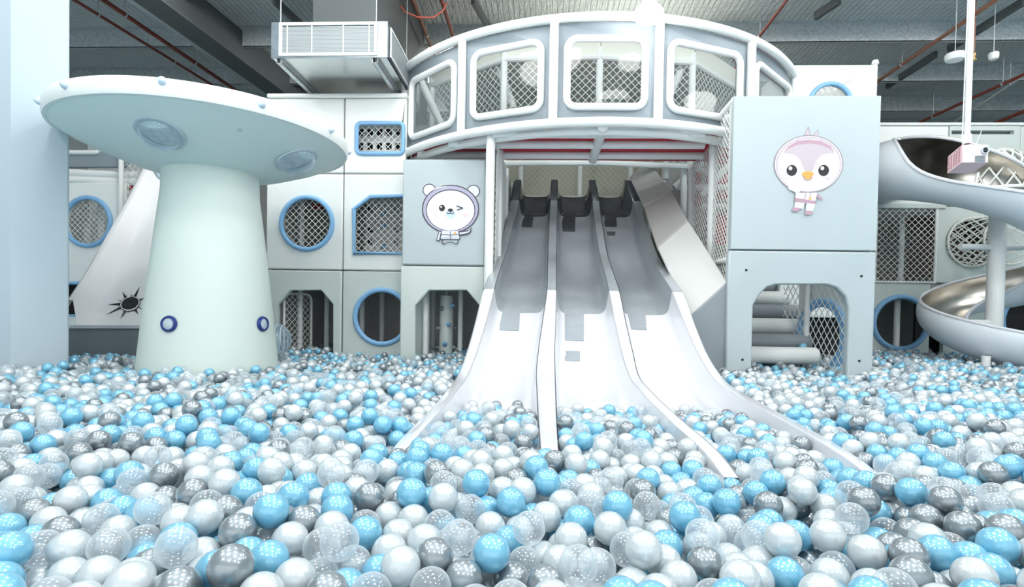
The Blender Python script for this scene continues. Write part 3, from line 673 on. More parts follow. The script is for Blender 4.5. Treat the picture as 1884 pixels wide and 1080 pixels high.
def sect(ya, yb, n, m, nm):
    Y = np.linspace(ya, yb, n); wt, bd, X = slide_at(Y)
    for lane in range(3):
        rows = []
        for i in range(n):
            xl, xr, zt_, zb2 = X[i][lane*2+1], X[i][lane*2+2], wt[i], bd[i]; h = zt_-zb2; sl_ = 0.10*h; fr_ = min(0.07, h*0.35)
            row = [(xl, zt_), (xl+sl_*0.35, zt_-h*0.35), (xl+sl_, zb2+fr_)]
            row += [(xl+sl_+fr_*(1-math.cos(t)), zb2+fr_*(1-math.sin(t))) for t in (0.4, 0.8, 1.2, 1.57)]
            row += [((xl+xr)/2, zb2-0.004)]
            row += [(xr-sl_-fr_*(1-math.cos(t)), zb2+fr_*(1-math.sin(t))) for t in (1.57, 1.2, 0.8, 0.4)]
            row += [(xr-sl_, zb2+fr_), (xr-sl_*0.35, zt_-h*0.35), (xr, zt_)]
            rows.append([Vector((a, Y[i], b)) for a, b in row])
        MB().grid(rows).build('lane_'+nm, m, sl, angle=60)
    for k_ in range(4):
        rows = []
        for i in range(n):
            xl, xr, zt_, zb2 = X[i][k_*2], X[i][k_*2+1], wt[i], bd[i]
            ol = -0.02 if k_ == 0 else 0; orr = 0.02 if k_ == 3 else 0
            zl = max(0, zb2-0.06) if k_ == 0 else zt_-0.02; zrr = max(0, zb2-0.06) if k_ == 3 else zt_-0.02
            rows.append([Vector((a, Y[i], b)) for a, b in ((xl+ol, zl), (xl+ol*0.6, zt_-0.02), (xl+0.006, zt_), (xr-0.006, zt_), (xr+orr*0.6, zt_-0.02), (xr+orr, zrr))])
        MB().grid(rows).build('wall_'+nm, m, sl, angle=50)
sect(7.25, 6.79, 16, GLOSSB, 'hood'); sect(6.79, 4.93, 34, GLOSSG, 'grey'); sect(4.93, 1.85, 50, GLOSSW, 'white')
wt, bd, X = slide_at([7.25]); MB().box(X[0][0], X[0][7], 7.2, 7.5, bd[0]-0.08, bd[0]+0.03).build('top_platform', V_PAD, sl, bevel=0.01)
# flat coloured patches on the beds
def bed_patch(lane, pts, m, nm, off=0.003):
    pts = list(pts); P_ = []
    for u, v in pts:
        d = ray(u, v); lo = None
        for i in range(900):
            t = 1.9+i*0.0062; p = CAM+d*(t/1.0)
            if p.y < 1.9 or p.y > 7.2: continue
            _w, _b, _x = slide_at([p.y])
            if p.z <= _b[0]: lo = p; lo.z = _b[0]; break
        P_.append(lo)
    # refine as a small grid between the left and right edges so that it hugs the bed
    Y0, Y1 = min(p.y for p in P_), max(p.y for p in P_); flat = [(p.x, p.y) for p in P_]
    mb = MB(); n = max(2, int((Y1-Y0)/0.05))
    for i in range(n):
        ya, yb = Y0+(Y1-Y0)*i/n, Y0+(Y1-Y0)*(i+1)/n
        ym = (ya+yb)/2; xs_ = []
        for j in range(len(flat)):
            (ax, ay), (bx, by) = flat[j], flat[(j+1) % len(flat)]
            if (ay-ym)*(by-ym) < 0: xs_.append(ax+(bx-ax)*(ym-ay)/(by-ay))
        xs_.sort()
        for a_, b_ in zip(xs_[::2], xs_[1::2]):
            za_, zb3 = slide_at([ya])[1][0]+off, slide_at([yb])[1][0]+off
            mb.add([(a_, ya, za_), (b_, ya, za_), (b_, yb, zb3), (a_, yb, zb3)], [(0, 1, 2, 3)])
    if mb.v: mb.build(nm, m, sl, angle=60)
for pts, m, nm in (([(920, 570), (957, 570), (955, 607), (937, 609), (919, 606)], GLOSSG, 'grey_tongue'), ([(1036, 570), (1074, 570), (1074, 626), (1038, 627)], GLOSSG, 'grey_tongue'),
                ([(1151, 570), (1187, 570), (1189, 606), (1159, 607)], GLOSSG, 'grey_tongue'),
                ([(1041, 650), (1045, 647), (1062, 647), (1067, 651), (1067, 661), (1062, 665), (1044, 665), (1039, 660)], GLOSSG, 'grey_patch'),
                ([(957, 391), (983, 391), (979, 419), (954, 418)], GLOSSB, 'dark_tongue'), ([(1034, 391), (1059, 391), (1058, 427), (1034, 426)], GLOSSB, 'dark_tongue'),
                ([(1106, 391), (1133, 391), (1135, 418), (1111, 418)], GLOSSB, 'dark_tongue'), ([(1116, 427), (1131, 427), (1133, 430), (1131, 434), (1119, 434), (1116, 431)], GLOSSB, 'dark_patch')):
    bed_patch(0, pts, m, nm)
# sides of the space under the lookout: net behind, netted wall on the left
sb = thing('slide_bay_netting', (U(1060, 7.6), 7.6, 0), 'beige netting with white posts behind the top of the triple slide', 'net')
f7 = frame_Y(7.62); a0, a1 = U(925, 7.6, 330), U(1230, 7.6, 330); n0, n1 = CZ+1.35, CZ+2.45
net([(a0, n0), (a1, n0), (a1, n1), (a0, n1)], f7, cell=0.055, r=0.0045, parent=sb, m=NETBEIGE)
MB().box(a0-0.3, a1+1.2, 8.0, 8.05, 0, n1).build('back_pad', mat('beige vinyl', L(196, 198, 182), 0.6), sb, smooth=False)
for u in (928, 958, 1067, 1160, 1195, 1222): X = U(u, 7.55, 330); MB().tube([(X, 7.55, n0-0.4), (X, 7.55, n1)], 0.035, 12).build('post', TUBE, sb)
p0 = Vector((U(912, 5.6, 400), 5.55, 0)); p1 = Vector((U(938, 7.2, 400), 7.4, 0)); fw_ = frameplane(p0, p1); LL = (p1-p0).length
net([(0, 0.9), (LL, 1.2), (LL, ZB0-0.05), (0, ZB0-0.05)], fw_, cell=0.05, r=0.004, parent=sb, name='side_net')
MB().slab([(0, 0), (LL, 0), (LL, ZB0), (0, ZB0)], [], lambda a, b, n=0: fw_(a, b, n+0.05), 0.02).build('side_pad', V_INNER, sb, smooth=False)
for aa in (0.35, 1.1, LL): MB().tube([fw_(aa, 0), fw_(aa, ZB0-0.05)], 0.034, 12).build('post', TUBE, sb)
# padded slope right of the slide
ps = thing('padded_slope', (U(1290, 4.9), 4.9, 0), 'light grey padded slope between the triple slide and the netted tower side', 'pad')
EDG = [(6.95, (1157, 326), (1192, 293)), (6.35, (1183, 380), (1236, 352)), (5.62, (1208, 455), (1266, 405)), (5.0, (1268, 583), (1339, 519))]
for i in range(3):
    (ya, la, ra), (yb, lb_, rb) = EDG[i], EDG[i+1]
    v4 = [PY(*la, ya), PY(*ra, ya), PY(*rb, yb), PY(*lb_, yb)]; cen = sum(v4, Vector())/4; v4 = [cen+(p-cen)*0.993 for p in v4]
    nn = (v4[1]-v4[0]).cross(v4[3]-v4[0]).normalized(); nn = nn if nn.z > 0 else -nn
    vs = v4+[p-nn*0.06 for p in v4]
    MB().add(vs, [(0, 1, 2, 3), (7, 6, 5, 4), (0, 4, 5, 1), (1, 5, 6, 2), (2, 6, 7, 3), (3, 7, 4, 0)]).build('slope_pad', (V_PAD2, V_PAD2, V_PAD)[i], ps, bevel=0.015)  # shade painted on the two upper pads, light on the lowest one
a_, b_ = PY(1268, 583, 5.0), PY(1339, 519, 5.0)
q_ = [(a_.x, a_.z), (b_.x, b_.z), (b_.x, 0.02), (PY(1310, 690, 5.0).x, 0.02), (PY(1303, 668, 5.0).x, PY(1303, 668, 5.0).z)]
MB().slab(q_, [], frame_Y(4.99), 0.05).build('end_pad', V_DGREY, ps, bevel=0.01)

# ------------------------------------------------------------------ right play frame
YR = 7.9
fr2 = frame_Y(YR)
rf = thing('right_play_frame', (U(1740, YR), YR, 0), 'pale padded play frame wall behind the spiral slide at the right edge', 'play structure')
def z2(v, u=1700): return Zv(v, YR, u)
ux = [U(1600, YR), U(1726, YR), U(1741, YR), U(1872, YR), U(2100, YR)]
zA, zB, zC, zD = 0.0, z2(521), z2(379), z2(231)
panel((ux[0], ux[2], zC, zD), [], rf, V_WHITE, fr2)
ven = [(U(1741, YR), z2(247, 1800)), (U(1860, YR), z2(247, 1800)), (U(1860, YR), z2(240, 1800)), (U(1741, YR), z2(240, 1800))]
pv = panel((ux[2], ux[3], zC, zD), [[(ven[0][0]+0.03, ven[1][1]), (ven[1][0], ven[1][1]), (ven[1][0], ven[2][1]), (ven[0][0]+0.03, ven[2][1])]], rf, V_MINT, fr2, bevel=0)
MB().box(ven[0][0]-0.05, ven[1][0]+0.05, YR+0.09, YR+0.1, ven[0][1]-0.05, ven[2][1]+0.05).build('vent_back', V_DGREY, pv, smooth=False)
panel((ux[3], ux[4], zC, zD), [], rf, V_MINT, fr2)
MB().box(ux[0], ux[4], YR-0.02, YR+0.09, zD, zD+0.04).build('top_rail', V_WHITE, rf, bevel=0.012)
MB().box(ux[0], ux[2]-0.02, YR-0.03, YR+0.05, zC-0.04, zC+0.03).build('mid_rail', V_MINT, rf, bevel=0.012)
# netted bay
nb = [(ux[0], zB), (U(1720, YR), zB), (U(1720, YR), zC), (ux[0], zC)]
net(nb, fr2, cell=0.062, r=0.0045, parent=rf)
for X in (U(1612, YR)+0.0, U(1723, YR)): MB().tube([(X, YR, zB), (X, YR, zC)], 0.02, 10).build('net_bar', TUBE, rf)
MB().tube([(ux[0], YR-0.01, zB+0.01), (U(1720, YR), YR-0.01, zB+0.01)], 0.014, 8).build('net_bar', TUBE, rf)
c = pxpt(1788, 446, YR); hr = circ(c, 0.34)
ph = panel((ux[1]-0.01, ux[4], zB, zC), [hr], rf, V_MINT, fr2)
c3 = pxpt(1656, 594, YR); h3 = circ(c3, 0.365)
p3 = panel((ux[0], U(1718, YR), zA, zB), [h3], rf, V_MINT, fr2); ring(h3, fr2, 0.036, BLUE, 'window_ring', p3)
c4 = pxpt(1894, 590, YR); h4 = circ(c4, 0.365)
p4 = panel((U(1742, YR), ux[4], zA, z2(540)), [h4], rf, V_MINT, fr2); ring(h4, fr2, 0.036, BLUE, 'window_ring', p4)
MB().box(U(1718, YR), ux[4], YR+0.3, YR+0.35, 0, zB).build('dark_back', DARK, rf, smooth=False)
MB().box(ux[0]-0.3, ux[4], YR+1.6, YR+1.65, 0, zD).build('back_pad', V_INNER, rf, smooth=False)
for zz in (zB, zC): MB().box(ux[0], ux[4], YR+0.1, YR+1.6, zz-0.06, zz).build('deck', V_INNER, rf, smooth=False)
for u, z_0, z_1, dy in ((1656, 0, zB, 0.2), (1660, zB, zC, 0.5), (1700, zB, zC, 1.2)):
    X = U(u, YR+dy); MB().tube([(X, YR+dy, z_0), (X, YR+dy, z_1)], 0.04, 12).build('post', TUBE, rf)
for u0, u1, v, dy in ((1622, 1690, 386, 0.6), (1655, 1720, 403, 0.9), (1870, 1872, 395, 0.9)):
    p, q = PY(u0, v, YR+dy), PY(u1, v, YR+dy); MB().box(p.x, q.x, YR+dy, YR+dy+0.06, p.z-0.045, p.z+0.045).build('red_pad', V_RED, rf, smooth=False)
# rope tunnel mouth
rt = thing('rope_tunnel', fr2(c[0], c[1], -0.1), 'round white rope net tunnel mouth in the panel behind the slide pole', 'net')
for k_, (off, rr_) in enumerate(((-0.02, 0.34), (-0.30, 0.33))): ring(circ((c[0]+0.0+0.25*k_, c[1]), rr_), lambda a, b, n=0: fr2(a, b, n+off), 0.016, ROPE, 'hoop', rt)
mb = MB()
for i in range(14):
    for sg in (1, -1):
        pts = []
        for j in range(7):
            t = j/6; a = 2*PI*i/14+sg*t*0.9; pts.append(fr2(c[0]+0.25*t+0.335*math.cos(a), c[1]+0.335*math.sin(a), -0.02-0.28*t))
        mb.tube(pts, 0.008, 5, cap=False)
mb.build('rope_lattice', ROPE, rt)
mb = MB()
for i in range(9):
    for sg in (1, -1):
        o1 = -0.34+0.085*i; d_ = Vector((1, sg*0.9, 0)).normalized(); cl = clip_line((c[0]+o1*0.8, c[1]-sg*o1*0.4), (d_.x, d_.y), ccw(circ(c, 0.33, 20)))
        if cl: mb.tube([fr2(c[0]+o1*0.8+d_.x*t, c[1]-sg*o1*0.4+d_.y*t, 0.05) for t in cl], 0.008, 5, cap=False)
mb.build('mouth_net', ROPE, rt)
MB().box(c[0]-0.5, c[0]+0.5, YR+0.5, YR+0.52, c[1]-0.45, c[1]+0.45).build('tunnel_dark', mat('dim brown recess', L(104, 92, 90), 0.8), rt, smooth=False)

# ------------------------------------------------------------------ spiral slide round a white pole
YP = 6.65
PX = U(1834, YP, 450)
sp = thing('spiral_slide', (PX, YP, 0), 'white and stainless steel spiral slide winding round a white pole at the right edge', 'slide')
MB().tube([(PX, YP, 0), (PX, YP, Zv(318, YP, 1834)-0.02), (PX, YP, Zv(313, YP, 1834))], [0.085, 0.085, 0.06], 24).build('centre_pole', TUBE, sp)
# centre line: azimuth (deg, 180 = left, 270 = towards the camera), radius, height over the eye, bank, opening half angle
HX = [  # azimuth, radius, height over the eye, shell radius, tilt of the opening, half opening
 (100, 1.50, 1.98, .33, 0, 0), (120, 1.32, 1.97, .34, 0, 0), (146, 1.12, 1.90, .36, 0, 0), (170, 0.98, 1.82, .37, 0, 4), (184, 0.92, 1.76, .37, -32, 45), (200, 0.86, 1.68, .37, -38, 70), (222, .80, 1.56, .36, -38, 76), (250, .76, 1.36, .36, -34, 76),
 (280, .75, 1.13, .36, -12, 76), (310, .75, .93, .36, 12, 76), (340, .72, .76, .36, 28, 80), (370, .70, .62, .35, 28, 84), (400, .64, .50, .33, 28, 86), (430, .58, .40, .30, 28, 88), (460, .50, .29, .27, 28, 88),
 (490, .48, .18, .26, 28, 88), (520, .48, .07, .26, 28, 88), (550, .50, -.03, .27, 24, 88), (580, .55, -.12, .29, 20, 90), (610, .65, -.20, .30, 16, 92), (635, .85, -.26, .30, 12, 94), (655, 1.15, -.29, .31, 10, 96)]
hx = np.array(HX, float)
def spiral():
    az = np.linspace(hx[0, 0], hx[-1, 0], 150); C_ = [np.interp(az, hx[:, 0], hx[:, i]) for i in range(6)]
    ker = np.ones(9)/9
    C_ = [np.convolve(np.pad(c_, 4, mode='edge'), ker, mode='valid') for c_ in C_]
    outer, inner, rimA, rimB = [], [], [], []
    ctr = [Vector((PX+C_[1][i]*math.cos(math.radians(az[i])), YP+C_[1][i]*math.sin(math.radians(az[i])), CZ+C_[2][i])) for i in range(len(az))]
    for i in range(len(az)):
        t = (ctr[min(i+1, len(az)-1)]-ctr[max(i-1, 0)]).normalized(); rad = Vector((PX, YP, ctr[i].z))-ctr[i]; rad.z = 0
        inn = (rad - t*rad.dot(t)).normalized(); up = inn.cross(t).normalized()
        if up.z < 0: up = -up
        r = C_[3][i]; oc = math.radians(C_[4][i]); ho = math.radians(C_[5][i]); ro_, ri_ = [], []
        for j in range(29):
            a = oc+ho+(2*PI-2*ho)*j/28; dv = up*math.cos(a)+inn*math.sin(a)
            ro_.append(ctr[i]+dv*r); ri_.append(ctr[i]+dv*(r-0.014))
        outer.append(ro_); inner.append(ri_)
        if ho > 0.12: rimA.append((ro_[0]+ri_[0])/2); rimB.append((ro_[-1]+ri_[-1])/2)
    MB().grid(outer).build('chute_shell', SPIRALW, sp, angle=70)
    MB().grid(inner).build('steel_bed', STEEL, sp, angle=70)
    MB().tube(rimA+rimB[::-1], 0.02, 8, closed=True).build('rim_bead', GLOSSW, sp)
spiral()
for (u, v, Y) in ((1814, 655, 6.0),): 
    p = PY(u, v, Y); MB().tube([(p.x, p.y, 0), (p.x, p.y, p.z)], 0.04, 14).build('chute_leg', TUBE, sp)
for zz, az in ((0.86, 180), (0.86, -5), (-0.02, 182)):
    q = Vector((PX+0.45*math.cos(math.radians(az)), YP+0.45*math.sin(math.radians(az))-0.05, CZ+zz)); MB().tube([(PX, YP, CZ+zz), q], 0.035, 12).build('support_arm', TUBE, sp)
# rope climbing dome above the slide
rd = thing('rope_dome', PY(1840, 350, 7.3), 'white rope net dome behind the pink projector', 'net')
dc = PY(1842, 336, 6.45); mb = MB()
for i in range(16):
    for sg in (1, -1):
        pts = []
        for j in range(13):
            t = j/12; a = 2*PI*i/12+sg*t*1.3; r_ = 0.30*math.cos(t*1.25); pts.append(dc+Vector((r_*math.cos(a), r_*math.sin(a)*0.9, -0.1+0.46*math.sin(t*1.35))))
        mb.tube(pts, 0.011, 5, cap=False)
mb.build('rope_lattice', ROPE, rd)
MB().tube([dc+Vector((0.30*math.cos(t*PI/16), 0.27*math.sin(t*PI/16), -0.1)) for t in range(32)], 0.024, 8, closed=True).build('dome_hoop', TUBE, rd)
mb = MB(); MB().tube([dc+Vector((0.30*math.cos(t*PI/16), -0.03, -0.1+0.46*math.sin(t*PI/16))) for t in range(17)], 0.02, 8).build('dome_arch', TUBE, rd)

# ------------------------------------------------------------------ projector on its ceiling pole
YJ = 3.6
pj = thing('projector', PY(1790, 285, YJ), 'pink box projector hanging on a white ceiling pole in front of the spiral slide', 'projector')
A_, B_ = PY(1770, 266, YJ), PY(1817, 300, YJ)
dpt = Vector((0.10, 0.26, 0.0)); dn = B_.z
f4 = [A_, Vector((B_.x, A_.y, A_.z)), Vector((B_.x, A_.y, dn)), Vector((A_.x, A_.y, dn))]; b4 = [p+dpt for p in f4]
MB().add(f4+b4, [(0, 1, 2, 3), (7, 6, 5, 4), (0, 4, 5, 1), (1, 5, 6, 2), (2, 6, 7, 3), (3, 7, 4, 0)]).build('housing', PINK, pj, bevel=0.004)
fF = frame_Y(YJ); mb = MB(); W_, H_ = B_.x-A_.x, A_.z-dn
lc = (A_.x+W_*0.83, dn+H_*0.66)
MB().slab([(A_.x+0.003, dn+0.003), (B_.x-0.003, dn+0.003), (B_.x-0.003, A_.z-0.003), (A_.x+0.003, A_.z-0.003)], [circ(lc, 0.022, 20)], lambda a, b, n=0: fF(a, b, n-0.006), 0.005).build('front_plate', PINKW, pj, smooth=False)
ln = MB().lathe((lc[0], YJ-0.006, lc[1]), [(0.023, 0), (0.023, 0.012), (0.017, 0.012), (0.015, 0.002)], 20, axis=(0, -1, 0)).build('lens_ring', GALV, pj)
MB().lathe((lc[0], YJ-0.006, lc[1]), [(0.016, 0.002), (0.01, 0.009), (0.001, 0.011)], 20, axis=(0, -1, 0)).build('lens', mat('dark lens', (0.02, 0.02, 0.03), 0.05), ln)
mb = MB()
for i in range(5): mb.box(A_.x+W_*0.48, A_.x+W_*0.86, YJ-0.012, YJ-0.006, dn+H_*(0.05+0.07*i), dn+H_*(0.09+0.07*i))
mb.build('front_grille', V_GREY, pj, smooth=False)
sd = frameplane((A_.x+dpt.x, A_.y+dpt.y, 0), (A_.x, A_.y, 0)); mb = MB(); SL = dpt.length
for i in range(5):
    for j in range(8):
        a = SL*(0.06+0.18*i); b = dn+H_*(0.12+0.105*j); mb.slab([(a, b), (a+0.03, b+0.0), (a+0.03, b+0.005), (a, b+0.005)], [], lambda x, z, n=0: sd(x, z, n-0.002), 0.003)
mb.build('side_vents', mat('vent shade', L(176, 112, 120), 0.6), pj, smooth=False)['kind'] = 'stuff'
tp = PY(1779, 262, YJ+0.12); t2 = Vector((tp.x, tp.y, ZT))
MB().tube([tp-Z0*0.01, t2], 0.017, 12).build('ceiling_pole', GRILL, pj); MB().tube([tp-Z0*0.01, tp+Z0*0.05], 0.026, 12).build('pole_socket', GRILL, pj)
p, q = PY(1787, 291, YJ-0.02), PY(1806, 241, YJ-0.02); MB().tube([p, p+Vector((0.008, 0, 0.04)), q], 0.003, 6).build('tension_wire', GALV, pj)
MB().tube([tp+Vector((-.03, 0, 0)), tp+Vector((-.025, 0, .7)), tp+Vector((-.02, 0, 1.4)), tp+Vector((0.01, 0, 2.2))], 0.004, 6).build('power_cable', GRILL, pj)

# ------------------------------------------------------------------ duct with return air grille
YD = 5.3
du = thing('air_duct', PY(606, 80, YD), 'galvanised steel air duct box with a white louvred grille hanging from the roof', 'air duct')
X0, X1 = PY(499, 75, YD).x, PY(713, 75, YD).x; D0, D1 = PY(606, 106, YD).z, PY(606, 40, YD).z; YE = 6.75
fd_ = frame_Y(YD); gx0, gx1, gz0, gz1 = PY(516, 80, YD).x, PY(692, 80, YD).x, PY(606, 101, YD).z, PY(606, 44, YD).z
MB().slab([(X0, D0), (X1, D0), (X1, D1), (X0, D1)], [[(gx0, gz0), (gx1, gz0), (gx1, gz1), (gx0, gz1)]], fd_, 0.012).build('front_plate', DUCTF, du, smooth=False)
MB().box(X0, X1, YD+0.012, YE, D0, D0+0.008).build('bottom_sheet', DUCT, du, smooth=False)
MB().box(X0, X1, YD+0.012, YE, D1-0.008, D1).build('top_sheet', DUCTF, du, smooth=False)
MB().box(X0, X0+0.008, YD+0.012, YE, D0, D1).build('side_sheet', DUCTF, du, smooth=False)
MB().box(X1-0.008, X1, YD+0.012, YE, D0, D1).build('side_sheet', DUCTF, du, smooth=False)
MB().box(gx0-0.02, gx1+0.02, YD+0.10, YD+0.11, gz0-0.02, gz1+0.02).build('filter_back', mat('filter grey', L(150, 158, 162), 0.8), du, smooth=False)
fr_ = MB().slab([(gx0-0.012, gz0-0.012), (gx1+0.012, gz0-0.012), (gx1+0.012, gz1+0.012), (gx0-0.012, gz1+0.012)], [[(gx0+0.018, gz0+0.014), (gx1-0.018, gz0+0.014), (gx1-0.018, gz1-0.014), (gx0+0.018, gz1-0.014)]], lambda a, b, n=0: fd_(a, b, n-0.015), 0.02).build('grille_frame', GRILL, du, bevel=0.003)
for xx in (gx0+0.07, gx0+(gx1-gx0)*0.33, gx0+(gx1-gx0)*0.66, gx1-0.07): MB().box(xx-0.005, xx+0.005, YD-0.008, YD+0.0, gz0+0.01, gz1-0.01).build('mullion', GRILL, fr_, smooth=False)
nsl = 20
for i in range(nsl):
    z = gz0+0.02+(gz1-gz0-0.04)*(i+0.5)/nsl
    MB().add([(gx0+.01, YD-.002, z-.006), (gx1-.01, YD-.002, z-.006), (gx1-.01, YD+.002, z+.004), (gx0+.01, YD+.002, z+.004)], [(0, 1, 2, 3)]).build('louvre', SLAT, fr_, smooth=False, recalc=False)
# side grille, rails and rods
fsd = frameplane((X1+0.004, YD+0.06, 0), (X1+0.004, YE-0.1, 0)); mb = MB()
sg_ = MB().slab([(0, D0+0.03), (1.2, D0+0.03), (1.2, D1-0.03), (0, D1-0.03)], [[(0.02, D0+0.05), (1.18, D0+0.05), (1.18, D1-0.05), (0.02, D1-0.05)]], lambda a, b, n=0: fsd(a, b, -n-0.004), 0.012).build('side_grille', GRILL, du, smooth=False)
for i in range(14):
    z = D0+0.055+(D1-D0-0.11)*(i+.5)/14; MB().box(X1+0.003, X1+0.013, YD+0.08, YD+1.24, z-.005, z+.003).build('louvre', SLAT, sg_, smooth=False)
for xx in (X0+0.07, X1-0.13):
    rr = MB(); rr.box(xx-.025, xx+.025, YD+0.02, YE, D0-0.045, D0-0.042); rr.box(xx-.025, xx-.021, YD+0.02, YE, D0-0.045, D0); rr.box(xx+.021, xx+.025, YD+0.02, YE, D0-0.045, D0)
    rl = rr.build('support_rail', GALV, du, smooth=False); mb = MB()
    for i in range(34): y = YD+0.06+i*0.04; mb.box(xx+0.0252, xx+0.0258, y, y+0.02, D0-0.032, D0-0.018); mb.box(xx-0.0258, xx-0.0252, y, y+0.02, D0-0.032, D0-0.018)
    mb.build('rail_slots', DARK, rl, smooth=False)
    for y in (YD+0.05, YE-0.2): MB().tube([(xx, y, D0-0.05), (xx, y, ZT)], 0.005, 6).build('hanger_rod', GALV, du)
MB().box(PY(572, 20, YD+.3).x, PY(688, 20, YD+.3).x, YD+0.35, YE+1.5, D1, ZT).build('riser_duct', BEAMD, du, smooth=False)

# ------------------------------------------------------------------ pipes and small ceiling things
def pipe(p, q, z, r, m, lbl, nm='sprinkler_pipe', ext=(1.5, 1.0), grp=None, cat='pipe'):
    a, b = PZ(*p, z), PZ(*q, z); d = (b-a).normalized(); a, b = a-d*ext[0], b+d*ext[1]
    t = thing(nm, a, lbl, cat, grp); MB().tube([a, b], r, 10).build('pipe_run', m, t)
    n = int((b-a).length/1.33)
    for i in range(n):
        c_ = a+d*(0.5+1.33*i); MB().tube([c_+Z0*r*0.9, (c_.x, c_.y, ZT)], 0.005, 6).build('hanger_rod', GALV, t)
        MB().lathe(c_, [(r+0.003, -0.012), (r+0.007, -0.012), (r+0.007, 0.012), (r+0.003, 0.012)], 12, axis=d).build('clamp', GALV, t)
    return t
zp = ZR-0.12
pipe((137, 0), (372, 145), zp, 0.02, PIPE, 'thin red pipe under the roof, nearest the painted column')
pipe((190, 0), (410, 150), zp-0.05, 0.028, PIPE, 'thicker red pipe under the roof, running beside the dark rafter')
pipe((1832, 0), (1617, 148), zp, 0.026, PIPEB, 'brown pipe under the roof crossing behind the white projector pole')
pipe((1884, 137), (1688, 227), ZR-0.35, 0.024, PIPE, 'red pipe low under the roof above the right play frame', ext=(1.5, 0.5))
pipe((1884, 205), (1822, 230), ZR-0.55, 0.03, PIPE, 'thick red pipe at the right edge just above the play frame', ext=(1.2, 0.3))
pipe((1884, 139), (1750, 228), ZR-0.3, 0.012, TUBE, 'thin white conduit slanting under the roof at the right edge', 'conduit', ext=(1.5, 0.3), cat='conduit')
pipe((760, 0), (790, 78), zp, 0.026, PIPEB, 'brown pipe under the roof between duct and lookout, nearer the duct', ext=(1.0, 2.0))
pipe((812, 0), (832, 62), zp, 0.024, PIPE, 'red pipe under the roof just left of the round lookout roof', ext=(1.0, 2.0))
pipe((1448, 0), (1393, 72), zp, 0.02, PIPE, 'thin red pipe under the roof right of the bright lamp', ext=(1.0, 1.5))
pts = [PZ(732, 2, ZR-0.1), PZ(745, 22, ZR-0.25), PZ(770, 32, ZR-0.32), PZ(798, 32, ZR-0.3), PZ(815, 20, ZR-0.2), PZ(822, 5, ZR-0.1)]
tag(MB().tube(pts, 0.009, 8).build('cable', CABLE), 'orange cable sagging between roof pipes beside the duct', 'cable')
for (u, v, Y, r, lbl) in ((1757, 108, 6.9, 0.105, 'larger white round speaker hanging under the roof beside the projector pole'), (1828, 106, 7.2, 0.055, 'small white round detector under the roof right of the projector pole')):
    p = PY(u, v, Y); t = thing('ceiling_speaker' if r > .1 else 'smoke_detector', p, lbl, 'speaker' if r > .1 else 'detector')
    MB().lathe(p, [(0.001, -0.02), (r*0.85, -0.02), (r*0.95, 0.0), (r, 0.02), (r, 0.05), (r*0.9, 0.06), (0.001, 0.065)], 28).build('body', GRILL, t)
    MB().lathe(p, [(0.001, -0.024), (r*0.7, -0.024), (r*0.72, -0.02)], 28).build('cover', V_WHITE, t); MB().tube([p+Z0*.06, (p.x, p.y, ZT)], 0.005, 6).build('hanger_rod', GALV, t)
p = PY(1792, 106, 7.1); t = thing('sprinkler', p, 'small brass sprinkler head beside the projector pole', 'sprinkler')
MB().lathe(p, [(0.001, -0.03), (0.03, -0.03), (0.03, -0.025), (0.01, -0.02), (0.014, 0.02), (0.02, 0.03), (0.02, 0.05), (0.001, 0.05)], 12).build('head', mat('brass', L(214, 168, 110), 0.3, metal=.6), t); MB().tube([p+Z0*.05, (p.x, p.y, ZT)], 0.008, 6).build('drop_pipe', PIPEB, t)
# lamps: round pendant fixtures; the one in view hangs just in front of the lookout
def lamp(p, lbl, r=0.13, grp=None):
    t = thing('pendant_lamp', p, lbl, 'lamp', grp)
    MB().lathe(p, [(r*0.45, r*0.5), (r*0.45, 0.12), (r*0.3, 0.13), (0.02, 0.14), (0.001, 0.145)], 32).build('housing', GRILL, t)
    MB().lathe(p, [(r*0.44, r*0.55), (r*0.8, r*0.42), (r, r*0.12), (r*0.96, -r*0.15), (r*0.75, -r*0.4), (r*0.4, -r*0.55), (0.001, -r*0.6)], 28).build('lamp_globe', LAMPM, t)
    MB().tube([p+Z0*0.13, (p.x, p.y, ZT)], 0.006, 6).build('hanger_rod', GALV, t); return t
lamp(PY(1193, 27, 4.7), 'round bright pendant lamp in front of the top of the lookout', 0.125)
for (x, y) in ((-3.6, 0.9), (-1.2, 0.6), (1.3, 0.5), (3.9, 0.9), (-2.4, 2.6), (2.9, 2.7), (5.6, 3.0), (-4.9, 3.0), (-1.0, 4.3), (3.4, 4.3), (6.6, 5.6), (-3.9, 5.4), (1.2, 8.4), (-2.2, 8.4), (-2.5, -1.6), (0.2, -1.9), (3.0, -1.6), (6.0, -1.0), (0.3, 2.1)):
    lamp(Vector((x, y, ZR-0.12)), 'round white pendant lamp hanging high over the ball pit, out of the frame', 0.28, 'high pendant lamps over the pit')

